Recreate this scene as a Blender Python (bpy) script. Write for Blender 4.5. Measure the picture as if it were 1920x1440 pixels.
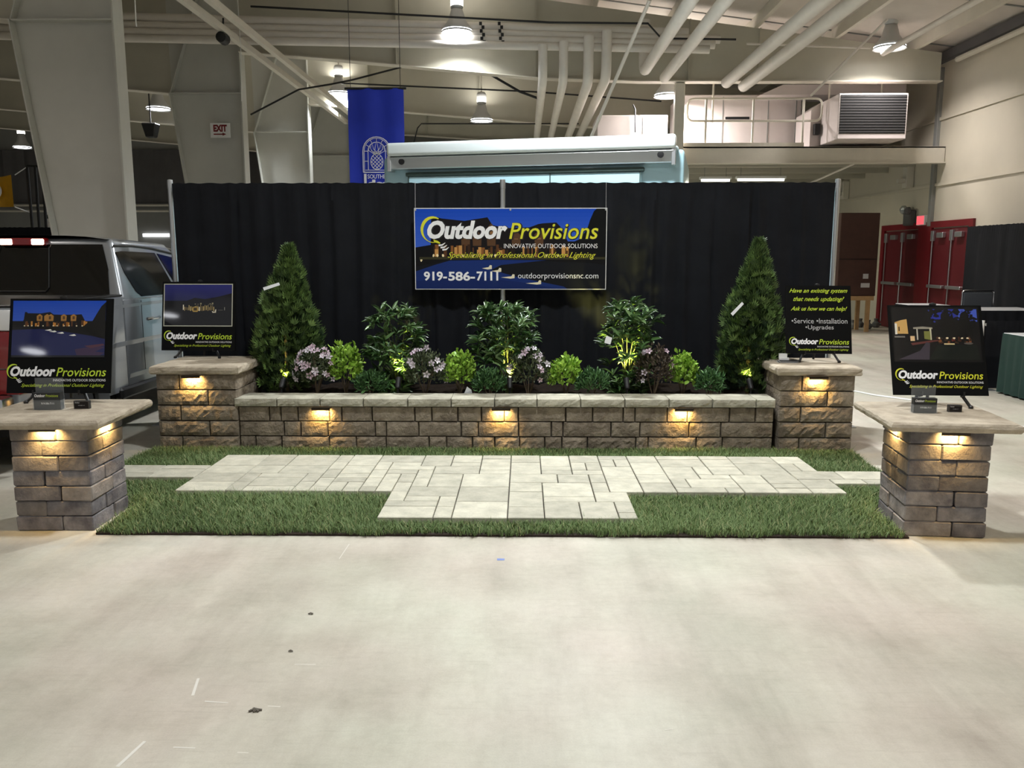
import bpy, bmesh, math, random
import numpy as np
from mathutils import Matrix, Vector, Euler

for _o in list(bpy.data.objects): bpy.data.objects.remove(_o, do_unlink=True)
scene = bpy.context.scene
COL = scene.collection
rnd = random.Random(7)
nrs = np.random.RandomState(11)
R = math.radians

# ------------------------------------------------------------------ camera
CAM_H, FPX, HORIZ, VPX = 1.57, 1553.0, 480.0, 983.0
PITCH = math.atan((720 - HORIZ) / FPX)
YAW = math.atan((VPX - 960) / FPX)
cam_d = bpy.data.cameras.new('camera'); cam = bpy.data.objects.new('camera', cam_d); COL.objects.link(cam)
cam_d.sensor_width = 36.0; cam_d.lens = 36.0 * FPX / 1920.0; cam_d.clip_end = 200
cam.location = (0, 0, CAM_H); cam.rotation_euler = (math.pi / 2 - PITCH, 0, YAW)
scene.camera = cam
_CR = Euler((math.pi / 2 - PITCH, 0, YAW)).to_matrix()
def ray(u, v): return _CR @ Vector((u - 960, 720 - v, -FPX))
def PY(u, v, Y):
    d = ray(u, v); t = Y / d.y; return Vector((d.x * t, Y, CAM_H + d.z * t))
def PZ(u, v, z=0.0):
    d = ray(u, v); t = (z - CAM_H) / d.z; return Vector((d.x * t, d.y * t, z))
def PX(u, v, X):
    d = ray(u, v); t = X / d.x; return Vector((X, d.y * t, CAM_H + d.z * t))

# ------------------------------------------------------------------ world, exposure
world = bpy.data.worlds.new('hall_ambient'); scene.world = world; world.use_nodes = True
_bg = world.node_tree.nodes['Background']; _bg.inputs[0].default_value = (0.95, 0.95, 0.95, 1); _bg.inputs[1].default_value = 0.30
scene.view_settings.view_transform = 'Standard'; scene.view_settings.look = 'None'
scene.view_settings.gamma = 1.0; scene.view_settings.use_curve_mapping = False
scene.view_settings.exposure = 0.0
LAMP_W = 170.0          # one high-bay lamp
WARM = (1.0, 0.62, 0.20)

# ------------------------------------------------------------------ helpers
def wm(o):
    m = o.matrix_parent_inverse @ o.matrix_basis
    return wm(o.parent) @ m if o.parent else o.matrix_basis.copy()
def setparent(o, parent, local=False):
    if parent is None: return
    o.parent = parent
    if not local: o.matrix_parent_inverse = wm(parent).inverted()
def tag(o, label=None, cat=None, group=None, kind=None):
    if label: o['label'] = label
    if cat: o['category'] = cat
    if group: o['group'] = group
    if kind: o['kind'] = kind
    return o
def thing(name, label, cat, loc=(0, 0, 0), rz=0.0, group=None):
    o = bpy.data.objects.new(name, None); o.empty_display_size = 0.1
    o.location = loc; o.rotation_euler = (0, 0, rz); COL.objects.link(o)
    return tag(o, label, cat, group)
def link(name, me, mat, parent=None, local=False, smooth=False):
    o = bpy.data.objects.new(name, me); COL.objects.link(o)
    if mat is not None and not me.materials: me.materials.append(mat)
    setparent(o, parent, local)
    if smooth:
        me.polygons.foreach_set('use_smooth', [True] * len(me.polygons))
    return o

class MB:
    def __init__(s): s.v = []; s.f = []; s.c = []; s.M = None
    def add(s, verts, faces, col=None):
        b = len(s.v)
        for p in verts:
            p = Vector(p)
            s.v.append(s.M @ p if s.M is not None else p)
        for f in faces: s.f.append([b + i for i in f]); s.c.append(col)
        return s
    def box(s, x0, x1, y0, y1, z0, z1, col=None):
        return s.add([(x0,y0,z0),(x1,y0,z0),(x1,y1,z0),(x0,y1,z0),(x0,y0,z1),(x1,y0,z1),(x1,y1,z1),(x0,y1,z1)],
            [(0,3,2,1),(4,5,6,7),(0,1,5,4),(1,2,6,5),(2,3,7,6),(3,0,4,7)], col)
    def cbox(s, c, sx, sy, sz, col=None):
        return s.box(c[0]-sx/2, c[0]+sx/2, c[1]-sy/2, c[1]+sy/2, c[2]-sz/2, c[2]+sz/2, col)
    def prism(s, poly, axis, a, b, col=None):
        n = len(poly)
        def P(p, t): return {'x': (t, p[0], p[1]), 'y': (p[0], t, p[1]), 'z': (p[0], p[1], t)}[axis]
        vs = [P(p, a) for p in poly] + [P(p, b) for p in poly]
        fs = [list(range(n))[::-1], list(range(n, 2*n))] + [(i, (i+1) % n, n+(i+1) % n, n+i) for i in range(n)]
        return s.add(vs, fs, col)
    def hexa(s, bot, top, col=None):          # 4 bottom, 4 top corners
        return s.add(list(bot) + list(top), [(0,3,2,1),(4,5,6,7),(0,1,5,4),(1,2,6,5),(2,3,7,6),(3,0,4,7)], col)
    def tube(s, pts, r, n=8, col=None):
        pts = [Vector(p) for p in pts]; k = len(pts)
        rs = r if isinstance(r, (list, tuple)) else [r] * k
        ts = []
        for i in range(k):
            a = pts[max(i-1, 0)]; b = pts[min(i+1, k-1)]; ts.append((b-a).normalized())
        up = Vector((0,0,1)) if abs(ts[0].z) < .9 else Vector((1,0,0))
        nrm = ts[0].cross(up).normalized(); vs = []
        for i in range(k):
            nrm = (nrm - ts[i] * nrm.dot(ts[i])).normalized(); bn = ts[i].cross(nrm)
            for j in range(n):
                a = 2*math.pi*j/n; vs.append(pts[i] + (nrm*math.cos(a) + bn*math.sin(a)) * rs[i])
        fs = [(i*n+j, i*n+(j+1) % n, (i+1)*n+(j+1) % n, (i+1)*n+j) for i in range(k-1) for j in range(n)]
        fs += [list(range(n))[::-1], [(k-1)*n+j for j in range(n)]]
        return s.add(vs, fs, col)
    def lathe(s, prof, c=(0,0,0), n=20, axis='z', col=None):
        vs = []
        for r, z in prof:
            for j in range(n):
                a = 2*math.pi*j/n; x, y = r*math.cos(a), r*math.sin(a)
                q = {'z': (x, y, z), 'y': (x, z, y), 'x': (z, x, y)}[axis]
                vs.append((c[0]+q[0], c[1]+q[1], c[2]+q[2]))
        k = len(prof)
        fs = [(i*n+j, i*n+(j+1) % n, (i+1)*n+(j+1) % n, (i+1)*n+j) for i in range(k-1) for j in range(n)]
        fs += [list(range(n))[::-1], [(k-1)*n+j for j in range(n)]]
        return s.add(vs, fs, col)
    def mesh(s, name, recalc=True, bevel=0.0, seg=1):
        me = bpy.data.meshes.new(name); me.from_pydata([tuple(p) for p in s.v], [], s.f); me.update()
        if any(c is not None for c in s.c):
            at = me.color_attributes.new('Col', 'FLOAT_COLOR', 'CORNER')
            for p in me.polygons:
                c = s.c[p.index] or (0, 0, 0)
                for li in p.loop_indices: at.data[li].color = (c[0], c[1], c[2], 1)
        if recalc or bevel:
            bm = bmesh.new(); bm.from_mesh(me)
            if recalc: bmesh.ops.recalc_face_normals(bm, faces=bm.faces)
            if bevel:
                bmesh.ops.bevel(bm, geom=[e for e in bm.edges if e.calc_face_angle(0) > .35], offset=bevel, segments=seg, profile=.6, affect='EDGES', clamp_overlap=True)
            bm.to_mesh(me); bm.free()
        return me
    def build(s, name, mat, parent=None, local=False, smooth=False, bevel=0.0, seg=1, recalc=True):
        me = s.mesh(name, recalc, bevel, seg); o = link(name, me, mat, parent, local)
        if smooth:
            me.polygons.foreach_set('use_smooth', [True]*len(me.polygons))
            try: me.set_sharp_from_angle(angle=R(38))
            except Exception: pass
        return o
def struct(o): o['kind'] = 'structure'; return o

# ------------------------------------------------------------------ materials
def sRGB(r, g, b):
    f = lambda c: (c/255/12.92 if c/255 <= .04045 else ((c/255+.055)/1.055)**2.4)
    return (f(r), f(g), f(b))
def mat(name, col, rough=.7, metal=0.0, var=0.0, nscale=8.0, bump=0.0, bscale=40.0, rand=0.0, spec=.5, emit=None, estr=0.0,
        trans=0.0, coat=0.0, col2=None, sub=0.0, bdist=.01, detail=6.0, vcol=False, alpha=1.0, coords='Object', crough=.03):
    m = bpy.data.materials.new(name); m.use_nodes = True
    nt = m.node_tree; N = nt.nodes; L = nt.links; p = N['Principled BSDF']
    p.inputs['Base Color'].default_value = (*col, 1); p.inputs['Roughness'].default_value = rough
    p.inputs['Metallic'].default_value = metal; p.inputs['Specular IOR Level'].default_value = spec
    p.inputs['Coat Weight'].default_value = coat; p.inputs['Coat Roughness'].default_value = crough
    p.inputs['Transmission Weight'].default_value = trans
    p.inputs['Alpha'].default_value = alpha
    tc = N.new('ShaderNodeTexCoord'); oi = N.new('ShaderNodeObjectInfo')
    vec = tc.outputs[coords]
    if rand or var:
        ad = N.new('ShaderNodeVectorMath'); ad.operation = 'ADD'
        sc = N.new('ShaderNodeVectorMath'); sc.operation = 'SCALE'; sc.inputs[0].default_value = (37, 17, 53)
        L.new(oi.outputs['Random'], sc.inputs['Scale']); L.new(tc.outputs[coords], ad.inputs[0]); L.new(sc.outputs[0], ad.inputs[1]); vec = ad.outputs[0]
    cur = None
    if vcol:
        a = N.new('ShaderNodeAttribute'); a.attribute_name = 'Col'; cur = a.outputs['Color']
    if var or col2:
        nz = N.new('ShaderNodeTexNoise'); nz.inputs['Scale'].default_value = nscale; nz.inputs['Detail'].default_value = detail; nz.inputs['Roughness'].default_value = .62
        L.new(vec, nz.inputs['Vector'])
        cr = N.new('ShaderNodeValToRGB'); cr.color_ramp.elements[0].position = .32; cr.color_ramp.elements[1].position = .68
        c2 = col2 or tuple(min(1, c*(1+var)) for c in col); c1 = tuple(c*(1-var) for c in col) if not col2 else col
        cr.color_ramp.elements[0].color = (*c1, 1); cr.color_ramp.elements[1].color = (*c2, 1)
        L.new(nz.outputs['Fac'], cr.inputs['Fac'])
        if cur is not None:
            mx = N.new('ShaderNodeMix'); mx.data_type = 'RGBA'; mx.blend_type = 'MULTIPLY'; mx.inputs[0].default_value = 1
            L.new(cur, mx.inputs[6]); L.new(cr.outputs[0], mx.inputs[7]); cur = mx.outputs[2]
        else: cur = cr.outputs[0]
    if rand:
        hs = N.new('ShaderNodeHueSaturation'); mr = N.new('ShaderNodeMapRange')
        mr.inputs['To Min'].default_value = 1-rand; mr.inputs['To Max'].default_value = 1+rand
        L.new(oi.outputs['Random'], mr.inputs['Value']); L.new(mr.outputs[0], hs.inputs['Value'])
        if cur is not None: L.new(cur, hs.inputs['Color'])
        else: hs.inputs['Color'].default_value = (*col, 1)
        cur = hs.outputs[0]
    if cur is not None: L.new(cur, p.inputs['Base Color'])
    if bump:
        bn = N.new('ShaderNodeTexNoise'); bn.inputs['Scale'].default_value = bscale; bn.inputs['Detail'].default_value = 8; bn.inputs['Roughness'].default_value = .6
        L.new(vec, bn.inputs['Vector'])
        bp = N.new('ShaderNodeBump'); bp.inputs['Strength'].default_value = bump; bp.inputs['Distance'].default_value = bdist
        L.new(bn.outputs['Fac'], bp.inputs['Height']); L.new(bp.outputs[0], p.inputs['Normal'])
    if emit:
        p.inputs['Emission Color'].default_value = (*emit, 1); p.inputs['Emission Strength'].default_value = estr
    return m
M = {}
M['cream_paint'] = mat('cream_paint', sRGB(212,206,192), .55, var=.05, nscale=2.5)
M['frame_paint'] = mat('frame_paint', sRGB(196,196,188), .5, var=.05, nscale=1.5)
M['beam_paint'] = mat('beam_paint', sRGB(186,182,166), .6, var=.06, nscale=1.2)
M['pipe_paint'] = mat('pipe_paint', sRGB(222,216,206), .5, var=.05, nscale=3)
M['roof_deck'] = mat('roof_deck', sRGB(206,198,188), .8, var=.1, nscale=.9)
M['wall_paint'] = mat('wall_paint', sRGB(206,198,180), .7, var=.05, nscale=.8)
M['wall_dark'] = mat('wall_dark', sRGB(92,90,90), .9, var=.12, nscale=1.2)
M['wall_grey'] = mat('wall_grey', sRGB(140,140,136), .85, var=.08, nscale=.8)
M['black_cloth'] = mat('black_cloth', sRGB(23,25,30), .75, var=.2, nscale=4, bump=.1, bscale=300, spec=.2)
M['black_plastic'] = mat('black_plastic', sRGB(18,18,19), .42, spec=.5)
M['black_paint'] = mat('black_paint', sRGB(24,24,25), .55)
M['chrome'] = mat('chrome', sRGB(214,216,218), .18, metal=1.0)
M['alu'] = mat('alu', sRGB(205,208,210), .35, metal=.9)
M['white_gloss'] = mat('white_gloss', sRGB(232,232,230), .3, coat=.3)
M['white_flat'] = mat('white_flat', sRGB(235,235,232), .6)
M['cable_black'] = mat('cable_black', sRGB(22,22,22), .6)
M['lamp_glow'] = mat('lamp_glow', (1,1,1), .5, emit=(.93, .95, 1.0), estr=14.0)
M['tube_glow'] = mat('tube_glow', (1,1,1), .5, emit=(1.0, 1.0, .82), estr=5.0)
M['lamp_shell'] = mat('lamp_shell', sRGB(190,190,188), .4, metal=.2)
M['print'] = mat('print', (1,1,1), .45, coat=.0, spec=.2, vcol=True)
M['print_gloss'] = mat('print_gloss', (1,1,1), .5, coat=1.0, spec=.15, vcol=True, bump=.06, bscale=45, bdist=.003, crough=.035)
M['ink_white'] = mat('ink_white', sRGB(250,250,250), .4)
M['ink_black'] = mat('ink_black', sRGB(14,14,16), .5)
M['ink_grey'] = mat('ink_grey', sRGB(190,190,190), .4)
M['ink_yellow'] = mat('ink_yellow', sRGB(226,226,52), .4)
M['ink_green'] = mat('ink_green', sRGB(198,222,60), .4)
M['board_black'] = mat('board_black', sRGB(12,13,13), .45, spec=.12)
M['red_paint'] = mat('red_paint', sRGB(120,26,34), .45, var=.06, nscale=3)
M['red_door'] = mat('red_door', sRGB(96,22,30), .45, var=.08, nscale=3)
M['soil'] = mat('soil', sRGB(46,34,24), .95, var=.35, nscale=60, bump=.8, bscale=90)
# ------------------------------------------------------------------ structure: floor, roof, walls
XW = 8.1                      # right wall plane
def roof_z(x): return 6.52 - 0.13 * x
def floor_material():
    m = mat('concrete_floor', sRGB(196,190,176), .55, spec=.35)
    nt = m.node_tree; N = nt.nodes; L = nt.links; p = N['Principled BSDF']; tc = N.new('ShaderNodeTexCoord')
    def noise(scale, detail=8, rough=.6, stretch=None):
        n = N.new('ShaderNodeTexNoise'); n.inputs['Scale'].default_value = scale; n.inputs['Detail'].default_value = detail; n.inputs['Roughness'].default_value = rough
        if stretch:
            mp = N.new('ShaderNodeMapping'); mp.inputs['Scale'].default_value = stretch[0]; mp.inputs['Rotation'].default_value = (0, 0, stretch[1])
            L.new(tc.outputs['Object'], mp.inputs['Vector']); L.new(mp.outputs[0], n.inputs['Vector'])
        else: L.new(tc.outputs['Object'], n.inputs['Vector'])
        return n.outputs['Fac']
    def ramp(f, stops):
        r = N.new('ShaderNodeValToRGB'); e = r.color_ramp.elements
        e[0].position, e[0].color = stops[0][0], (*stops[0][1], 1); e[1].position, e[1].color = stops[-1][0], (*stops[-1][1], 1)
        for q, c in stops[1:-1]: z = e.new(q); z.color = (*c, 1)
        L.new(f, r.inputs['Fac']); return r.outputs[0]
    def mul(a, b, fac=1.0):
        x = N.new('ShaderNodeMix'); x.data_type = 'RGBA'; x.blend_type = 'MULTIPLY'; x.inputs[0].default_value = fac; L.new(a, x.inputs[6]); L.new(b, x.inputs[7]); return x.outputs[2]
    base = ramp(noise(.55, 9, .6), [(.3, sRGB(180,174,162)), (.5, sRGB(205,200,188)), (.72, sRGB(222,219,208))])
    trow = ramp(noise(1.0, 7, .65, ((2.2, .35, 1), .5)), [(.32, (.74,.72,.71)), (.46, (.90,.89,.89)), (.60, (1,1,1))])
    fine = ramp(noise(26, 10, .7), [(.3, (.88,.87,.86)), (.6, (1,1,1))])
    grit = ramp(noise(160, 4, .6), [(.3, (.90,.89,.88)), (.62, (1,1,1))])
    light_tint = ramp(noise(.9, 4, .5), [(.35, (.955,1.0,.945)), (.65, (1.0,.955,.94))])  # greenish and pinkish cast of the hall light, put into the concrete colour
    sc = ramp(noise(7, 6, .7, ((.5, 7, 1), .08)), [(.30, (.86,.85,.84)), (.45, (1,1,1))])
    blot = ramp(noise(2.6, 9, .68), [(.30, (.84,.83,.81)), (.50, (.97,.97,.96)), (.66, (1,1,1))])
    c = mul(mul(mul(mul(mul(mul(base, trow), fine, .7), grit, .6), light_tint), sc, .6), blot)
    L.new(c, p.inputs['Base Color'])
    rr = N.new('ShaderNodeMapRange'); rr.inputs['To Min'].default_value = .38; rr.inputs['To Max'].default_value = .62
    L.new(noise(3, 6), rr.inputs['Value']); L.new(rr.outputs[0], p.inputs['Roughness'])
    bp = N.new('ShaderNodeBump'); bp.inputs['Strength'].default_value = .12; bp.inputs['Distance'].default_value = .004
    L.new(noise(120, 6), bp.inputs['Height']); L.new(bp.outputs[0], p.inputs['Normal'])
    return m
floor = struct(MB().box(-30, XW+.3, -14, 36, -.12, 0).build('floor', floor_material()))
tag(floor, 'pale smooth concrete hall floor with faint scuffs')
# marks on the concrete
def floor_mark(u0, v0, u1, v1, w, name, m):
    a, b = PZ(u0, v0), PZ(u1, v1); d = (b-a).normalized(); n = Vector((-d.y, d.x, 0))*w/2
    j = [rnd.uniform(.6, 1.2) for _ in range(4)]
    MB().add([a-n*j[0]+Vector((0,0,.0006)), b-n*j[1]+Vector((0,0,.0006)), b+n*j[2]+Vector((0,0,.0006)), a+n*j[3]+Vector((0,0,.0006))], [(0,1,2,3)]).build(name, m, floor, recalc=False)
M['chalk'] = mat('chalk', sRGB(214,210,200), .8); M['blue_mark'] = mat('blue_mark', sRGB(120,138,190), .8); M['grime'] = mat('grime', sRGB(96,90,80), .8)
for a in ((552,1246,592,1246,.006),(384,1315,428,1318,.007),(502,1324,526,1325,.007),(372,1272,362,1304,.012),(272,1390,220,1438,.012),(325,1401,366,1403,.006),(445,1411,466,1412,.005),(1247,1369,1262,1367,.004),(655,1020,636,1048,.006)):
    floor_mark(*a, 'chalk_mark', M['chalk'])
floor_mark(932,1049,946,1049,.03,'paint_spot',M['blue_mark'])
def debris(u, v, s, name):
    c = PZ(u, v); b = MB()
    for i in range(5):
        a = rnd.uniform(0, 6.28); l = s*rnd.uniform(.5, 1.2)
        b.tube([c+Vector((-math.cos(a)*l, -math.sin(a)*l*.6, .003)), c+Vector((0,0,.008)), c+Vector((math.cos(a+.5)*l, math.sin(a+.5)*l*.6, .003))], s*.16, 5)
    return b.build(name, M['grime'])
tag(debris(478,1333,.022,'plant_scrap'), 'small dark scrap lying on bare concrete near chalk dashes', 'scrap')
tag(debris(583,1152,.012,'plant_scrap'), 'tiny dark speck of debris on concrete, farther from the camera', 'scrap')
tag(debris(545,1222,.010,'plant_scrap'), 'tiny round speck of debris just above a chalk dash', 'scrap')

# roof deck (slopes down to the right) with purlins as parts
rb = MB(); x0, x1 = -30, XW+.3
rb.hexa([(x0,-14,roof_z(x0)),(x1,-14,roof_z(x1)),(x1,36,roof_z(x1)),(x0,36,roof_z(x0))], [(x0,-14,roof_z(x0)+.1),(x1,-14,roof_z(x1)+.1),(x1,36,roof_z(x1)+.1),(x0,36,roof_z(x0)+.1)])
ceiling = struct(rb.build('ceiling', M['roof_deck'])); tag(ceiling, 'sloping metal roof deck with long purlins')
pm = MB().box(-.04,.04,0,50,-.2,0).mesh('purlin')
for i in range(18):
    x = -18.2 + i*1.5
    if x < XW-.2:
        o = link('purlin', pm, M['cream_paint'], ceiling); o.location = (x, -14, roof_z(x)+.004)
sm = MB().box(-30,XW+.2,-.03,.03,-.012,0)
for i in range(9):                                   # deck seams across
    y = 4.2+i*2.46; b = MB(); b.hexa([(-20,y-.02,roof_z(-20)-.015),(XW,y-.02,roof_z(XW)-.015),(XW,y+.02,roof_z(XW)-.015),(-20,y+.02,roof_z(-20)-.015)],[(-20,y-.02,roof_z(-20)),(XW,y-.02,roof_z(XW)),(XW,y+.02,roof_z(XW)),(-20,y+.02,roof_z(-20))])
    b.build('deck_seam', M['wall_grey'], ceiling)

# right wall: panels above panels, with joints
wr = struct(MB().box(XW, XW+.2, -8, 34, 0, roof_z(XW)).build('wall_right', M['wall_paint'])); tag(wr, 'pale cream panelled side wall of the hall')
for z in (2.95, 4.2):
    MB().box(XW-.03, XW+.01, -8, 34, z-.03, z+.03).build('panel_joint', M['wall_paint'], wr)
MB().box(XW-.12, XW+.02, -8, 34, roof_z(XW)-.22, roof_z(XW)-.05).build('eave_strut', M['wall_dark'], wr)
MB().tube([(XW-.14,-8,roof_z(XW)-.32),(XW-.14,16.1,roof_z(XW)-.32)], .05, 8).build('wall_pipe', M['cream_paint'], wr)
YB = 33.0
wb = struct(MB().box(-30, XW, YB, YB+.2, 0, 10.5).build('wall_back', M['wall_grey'])); tag(wb, 'far grey end wall of the hall')
zt, zb = PY(60,282,YB).z, PY(60,382,YB).z
bm_ = MB(); n = 240; prof = []
for i in range(n+1):
    x = -29 + i*(XW-.3+29)/n; y = YB-.12-.04*math.sin(i*1.9)-.03*math.sin(i*.7)
    prof.append((x, y))
vs = [(x, y, zb) for x, y in prof]+[(x, y, zt) for x, y in prof]
bm_.add(vs, [(i, i+1, n+2+i, n+1+i) for i in range(n)])
tag(bm_.build('wall_curtain', M['wall_dark'], smooth=True, recalc=False), 'dark curtain band hung high along the far end wall', 'curtain')
rl = MB()
for dz in (-.08, -.3): rl.tube([(-29, YB-.25, zb+dz), (XW-.4, YB-.25, zb+dz)], .045, 6)
tag(rl.build('wall_rail', M['cream_paint']), 'pair of pale rails under the dark curtain on the far wall', 'rail')
wl = struct(MB().box(-30.2, -30, -8, YB, 0, 10.5).build('wall_left', M['wall_grey'])); tag(wl, 'distant grey side wall on the left')

# ------------------------------------------------------------------ rigid steel frames
BAY = 4.95; FY = [11.45, 16.4, 21.35, 26.3]
XC = (254-983)*FY[0]/FPX       # outer flange of the columns
def frame(i, Y, label_c, label_b, left_label):
    zk = PY(45, 40, FY[0]).z
    xb = XC - .78; xk = XC - 1.36
    c = thing('steel_column', label_c, 'column', (XC-.4, Y, 0))
    web = MB().prism([(xb, 0), (XC, 0), (XC, roof_z(XC)-.02), (xk-.05, roof_z(xk)-.02), (xk, zk)], 'y', Y-.008, Y+.008)
    web.build('web', M['frame_paint'], c)
    MB().box(XC-.012, XC+.012, Y-.14, Y+.14, 0, roof_z(XC)-.02).build('flange', M['frame_paint'], c)
    MB().hexa([(xb-.02, Y-.14, 0),(xb, Y-.14, 0),(xb, Y+.14, 0),(xb-.02, Y+.14, 0)], [(xk-.02, Y-.14, zk),(xk, Y-.14, zk),(xk, Y+.14, zk),(xk-.02, Y+.14, zk)]).build('flange', M['frame_paint'], c)
    b = MB(); b.hexa([(xk, Y-.13, zk-.01),(xk+.01, Y-.13, zk-.02),(xk+.01, Y+.0, zk-.02),(xk, Y+.0, zk-.01)], [(xk+.85, Y-.13, roof_z(xk)-.30),(xk+.86, Y-.13, roof_z(xk)-.32),(xk+.86, Y, roof_z(xk)-.32),(xk+.85, Y, roof_z(xk)-.30)])
    b.build('stiffener', M['frame_paint'], c)
    MB().box(xk+.02, XC-.01, Y-.13, Y, zk-.02, zk).build('stiffener', M['frame_paint'], c)
    # left rafter, rising to the left
    r = thing('roof_beam', left_label, 'beam', (xk, Y, zk))
    x9 = -29
    MB().prism([(xk, zk), (xk, roof_z(xk)-.2), (x9, roof_z(x9)-.2), (x9, zk + .09*(xk-x9))], 'y', Y-.006, Y+.006).build('web', M['beam_paint'], r)
    MB().prism([(xk, zk-.015), (xk, zk), (x9, zk+.09*(xk-x9)), (x9, zk+.09*(xk-x9)-.015)], 'y', Y-.12, Y+.12).build('flange', M['cream_paint'], r)
    return c
wor = ['nearest', 'second', 'third', 'fourth']
frame(0, FY[0], 'broad grey tapered steel column right behind the pickup', None, 'cream rafter running left from the nearest tapered column')
colB = frame(1, FY[1], 'grey tapered steel column carrying the small exit sign', None, 'cream rafter running left from the exit sign column')
frame(2, FY[2], 'grey tapered steel column between exit sign column and blue banner', None, 'cream rafter running left from the third tapered column')
frame(3, FY[3], 'farthest grey tapered steel column, mostly behind the blue banner', None, 'cream rafter running left from the farthest column')
def right_beam(Y, label, pts_px, stiff):
    ps = [PY(u, v, Y) for u, v in pts_px]; ps[0].x = XC+.01; ps[-1].x = min(ps[-1].x, XW-.01)
    r = thing('roof_beam', label, 'beam', (0, Y, ps[0].z))
    low = [(p.x, p.z) for p in ps]
    top = [(x, roof_z(x)-.2) for x, z in low][::-1]
    MB().prism(low+top, 'y', Y-.006, Y+.006).build('web', M['beam_paint'], r)
    f = MB()
    for a, b in zip(ps, ps[1:]):
        f.hexa([(a.x, Y-.12, a.z-.018),(b.x, Y-.12, b.z-.018),(b.x, Y+.12, b.z-.018),(a.x, Y+.12, a.z-.018)], [(a.x, Y-.12, a.z),(b.x, Y-.12, b.z),(b.x, Y+.12, b.z),(a.x, Y+.12, a.z)])
    f.build('flange', M['cream_paint'], r)
    for u in stiff:
        x = PY(u, 130, Y).x; z0 = np.interp(x, [q[0] for q in low], [q[1] for q in low])
        MB().box(x-.008, x+.008, Y-.11, Y-.005, z0, roof_z(x)-.22).build('stiffener', M['beam_paint'], r)
    return r
right_beam(FY[1]-.1, 'deep cream roof beam crossing above the parked motorhome and mezzanine', [(470,98),(640,113),(1010,147),(1200,153),(1762,153)], (745, 1004, 1290, 1420))
right_beam(FY[2], 'cream roof beam farther back behind the hanging blue banner', [(590,196),(770,211),(1090,238),(1300,240),(1500,240)], (690, 900))
right_beam(FY[3], 'farthest cream roof beam low behind the motorhome awning', [(650,246),(900,262),(1200,270),(1400,270)], (800,))

# ------------------------------------------------------------------ pipes
def pipe(name, pts, r, label, m='pipe_paint', cat='pipe', n=12, group=None):
    return tag(MB().tube(pts, r, n).build(name, M[m], smooth=True), label, cat, group)
YP = 15.6
def bend(pts, k=4, rad=.18):
    out = [Vector(pts[0])]
    for a, b, c in zip(pts, pts[1:], pts[2:]):
        a, b, c = Vector(a), Vector(b), Vector(c); d1 = (a-b); d2 = (c-b); q = min(rad, d1.length/2.2, d2.length/2.2)
        p0 = b+d1.normalized()*q; p1 = b+d2.normalized()*q
        for i in range(k+1):
            t = i/k; out.append(p0*(1-t)**2 + b*2*t*(1-t) + p1*t*t)
    out.append(Vector(pts[-1])); return out
names = ['topmost', 'second', 'third', 'lowest']
for k, (vl, vr, rr) in enumerate(((31, 62, .085), (47, 74, .075), (60, 84, .075), (73, 93, .07))):
    Yk = YP - .05*k
    a = PY(60, vl-6, Yk); b = PY(1290 if k == 0 else 1360-10*k, vr, Yk)
    a = PY(-60, vl-7, Yk)
    pipe('conduit_pipe', [a, b], rr, f'{names[k]} of the four long pale pipes crossing under the roof')
dr = [(1018,84,1020,150,1006,268),(1057,78,1058,152,1033,268),(1104,68,1103,154,1061,268),(1138,58,1140,146,1086,268)]
words = ['first drop pipe from the left, bending back over the awning', 'second drop pipe from the left, bending back over the awning', 'third drop pipe from the left, bending back over the awning', 'rightmost drop pipe, bending back sharply above the awning']
for (u0,v0,u1,v1,u2,v2), w in zip(dr, words):
    Yd = YP-.3; p0 = PY(u0,v0,Yd); p1 = PY(u1,v1,Yd); p1.x = p0.x
    p2 = Vector((p1.x, 27.0, p1.z))
    pipe('drop_pipe', bend([p0, p1, p2], rad=.3), .09 if u0 > 1100 else .08, 'pale '+w)
def ypipe(u, v, Yend, z, r, label, y0=-4, up=None):
    d = ray(u, v); t = (z-CAM_H)/d.z; p = Vector((d.x*t, d.y*t, z))
    pts = [(p.x, y0, z), (p.x, p.y, z)]
    if up: pts = bend(pts+[(p.x, p.y, z+up)], rad=.25)
    return pipe('overhead_pipe', pts, r, label)
ypipe(1207,136, 0, 4.86, .095, 'pale overhead pipe turning up at an elbow above the awning', up=.9)
ypipe(1246,146, 0, 4.80, .095, 'pale overhead pipe just right of the elbowed one')
ypipe(1362,155, 0, 4.72, .10, 'thick pale overhead pipe ending above the left mezzanine railing')
ypipe(1394,162, 0, 4.66, .10, 'thick pale overhead pipe alongside, its end over the mezzanine middle')
# pair of strut rails at left, running into the depth
for dx, w in ((0,'lower left'),(.24,'upper right')):
    p = PZ(345+dx*150, 0+dx*0, 5.05)
    b = MB().box(p.x-.045, p.x+.045, 2, 22.5, 5.05-.05+dx*.35, 5.05+.05+dx*.35)
    tag(b.build('strut_rail', M['cream_paint']), f'{w} of two pale rails running diagonally under the roof beside the near column', 'rail')
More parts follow.
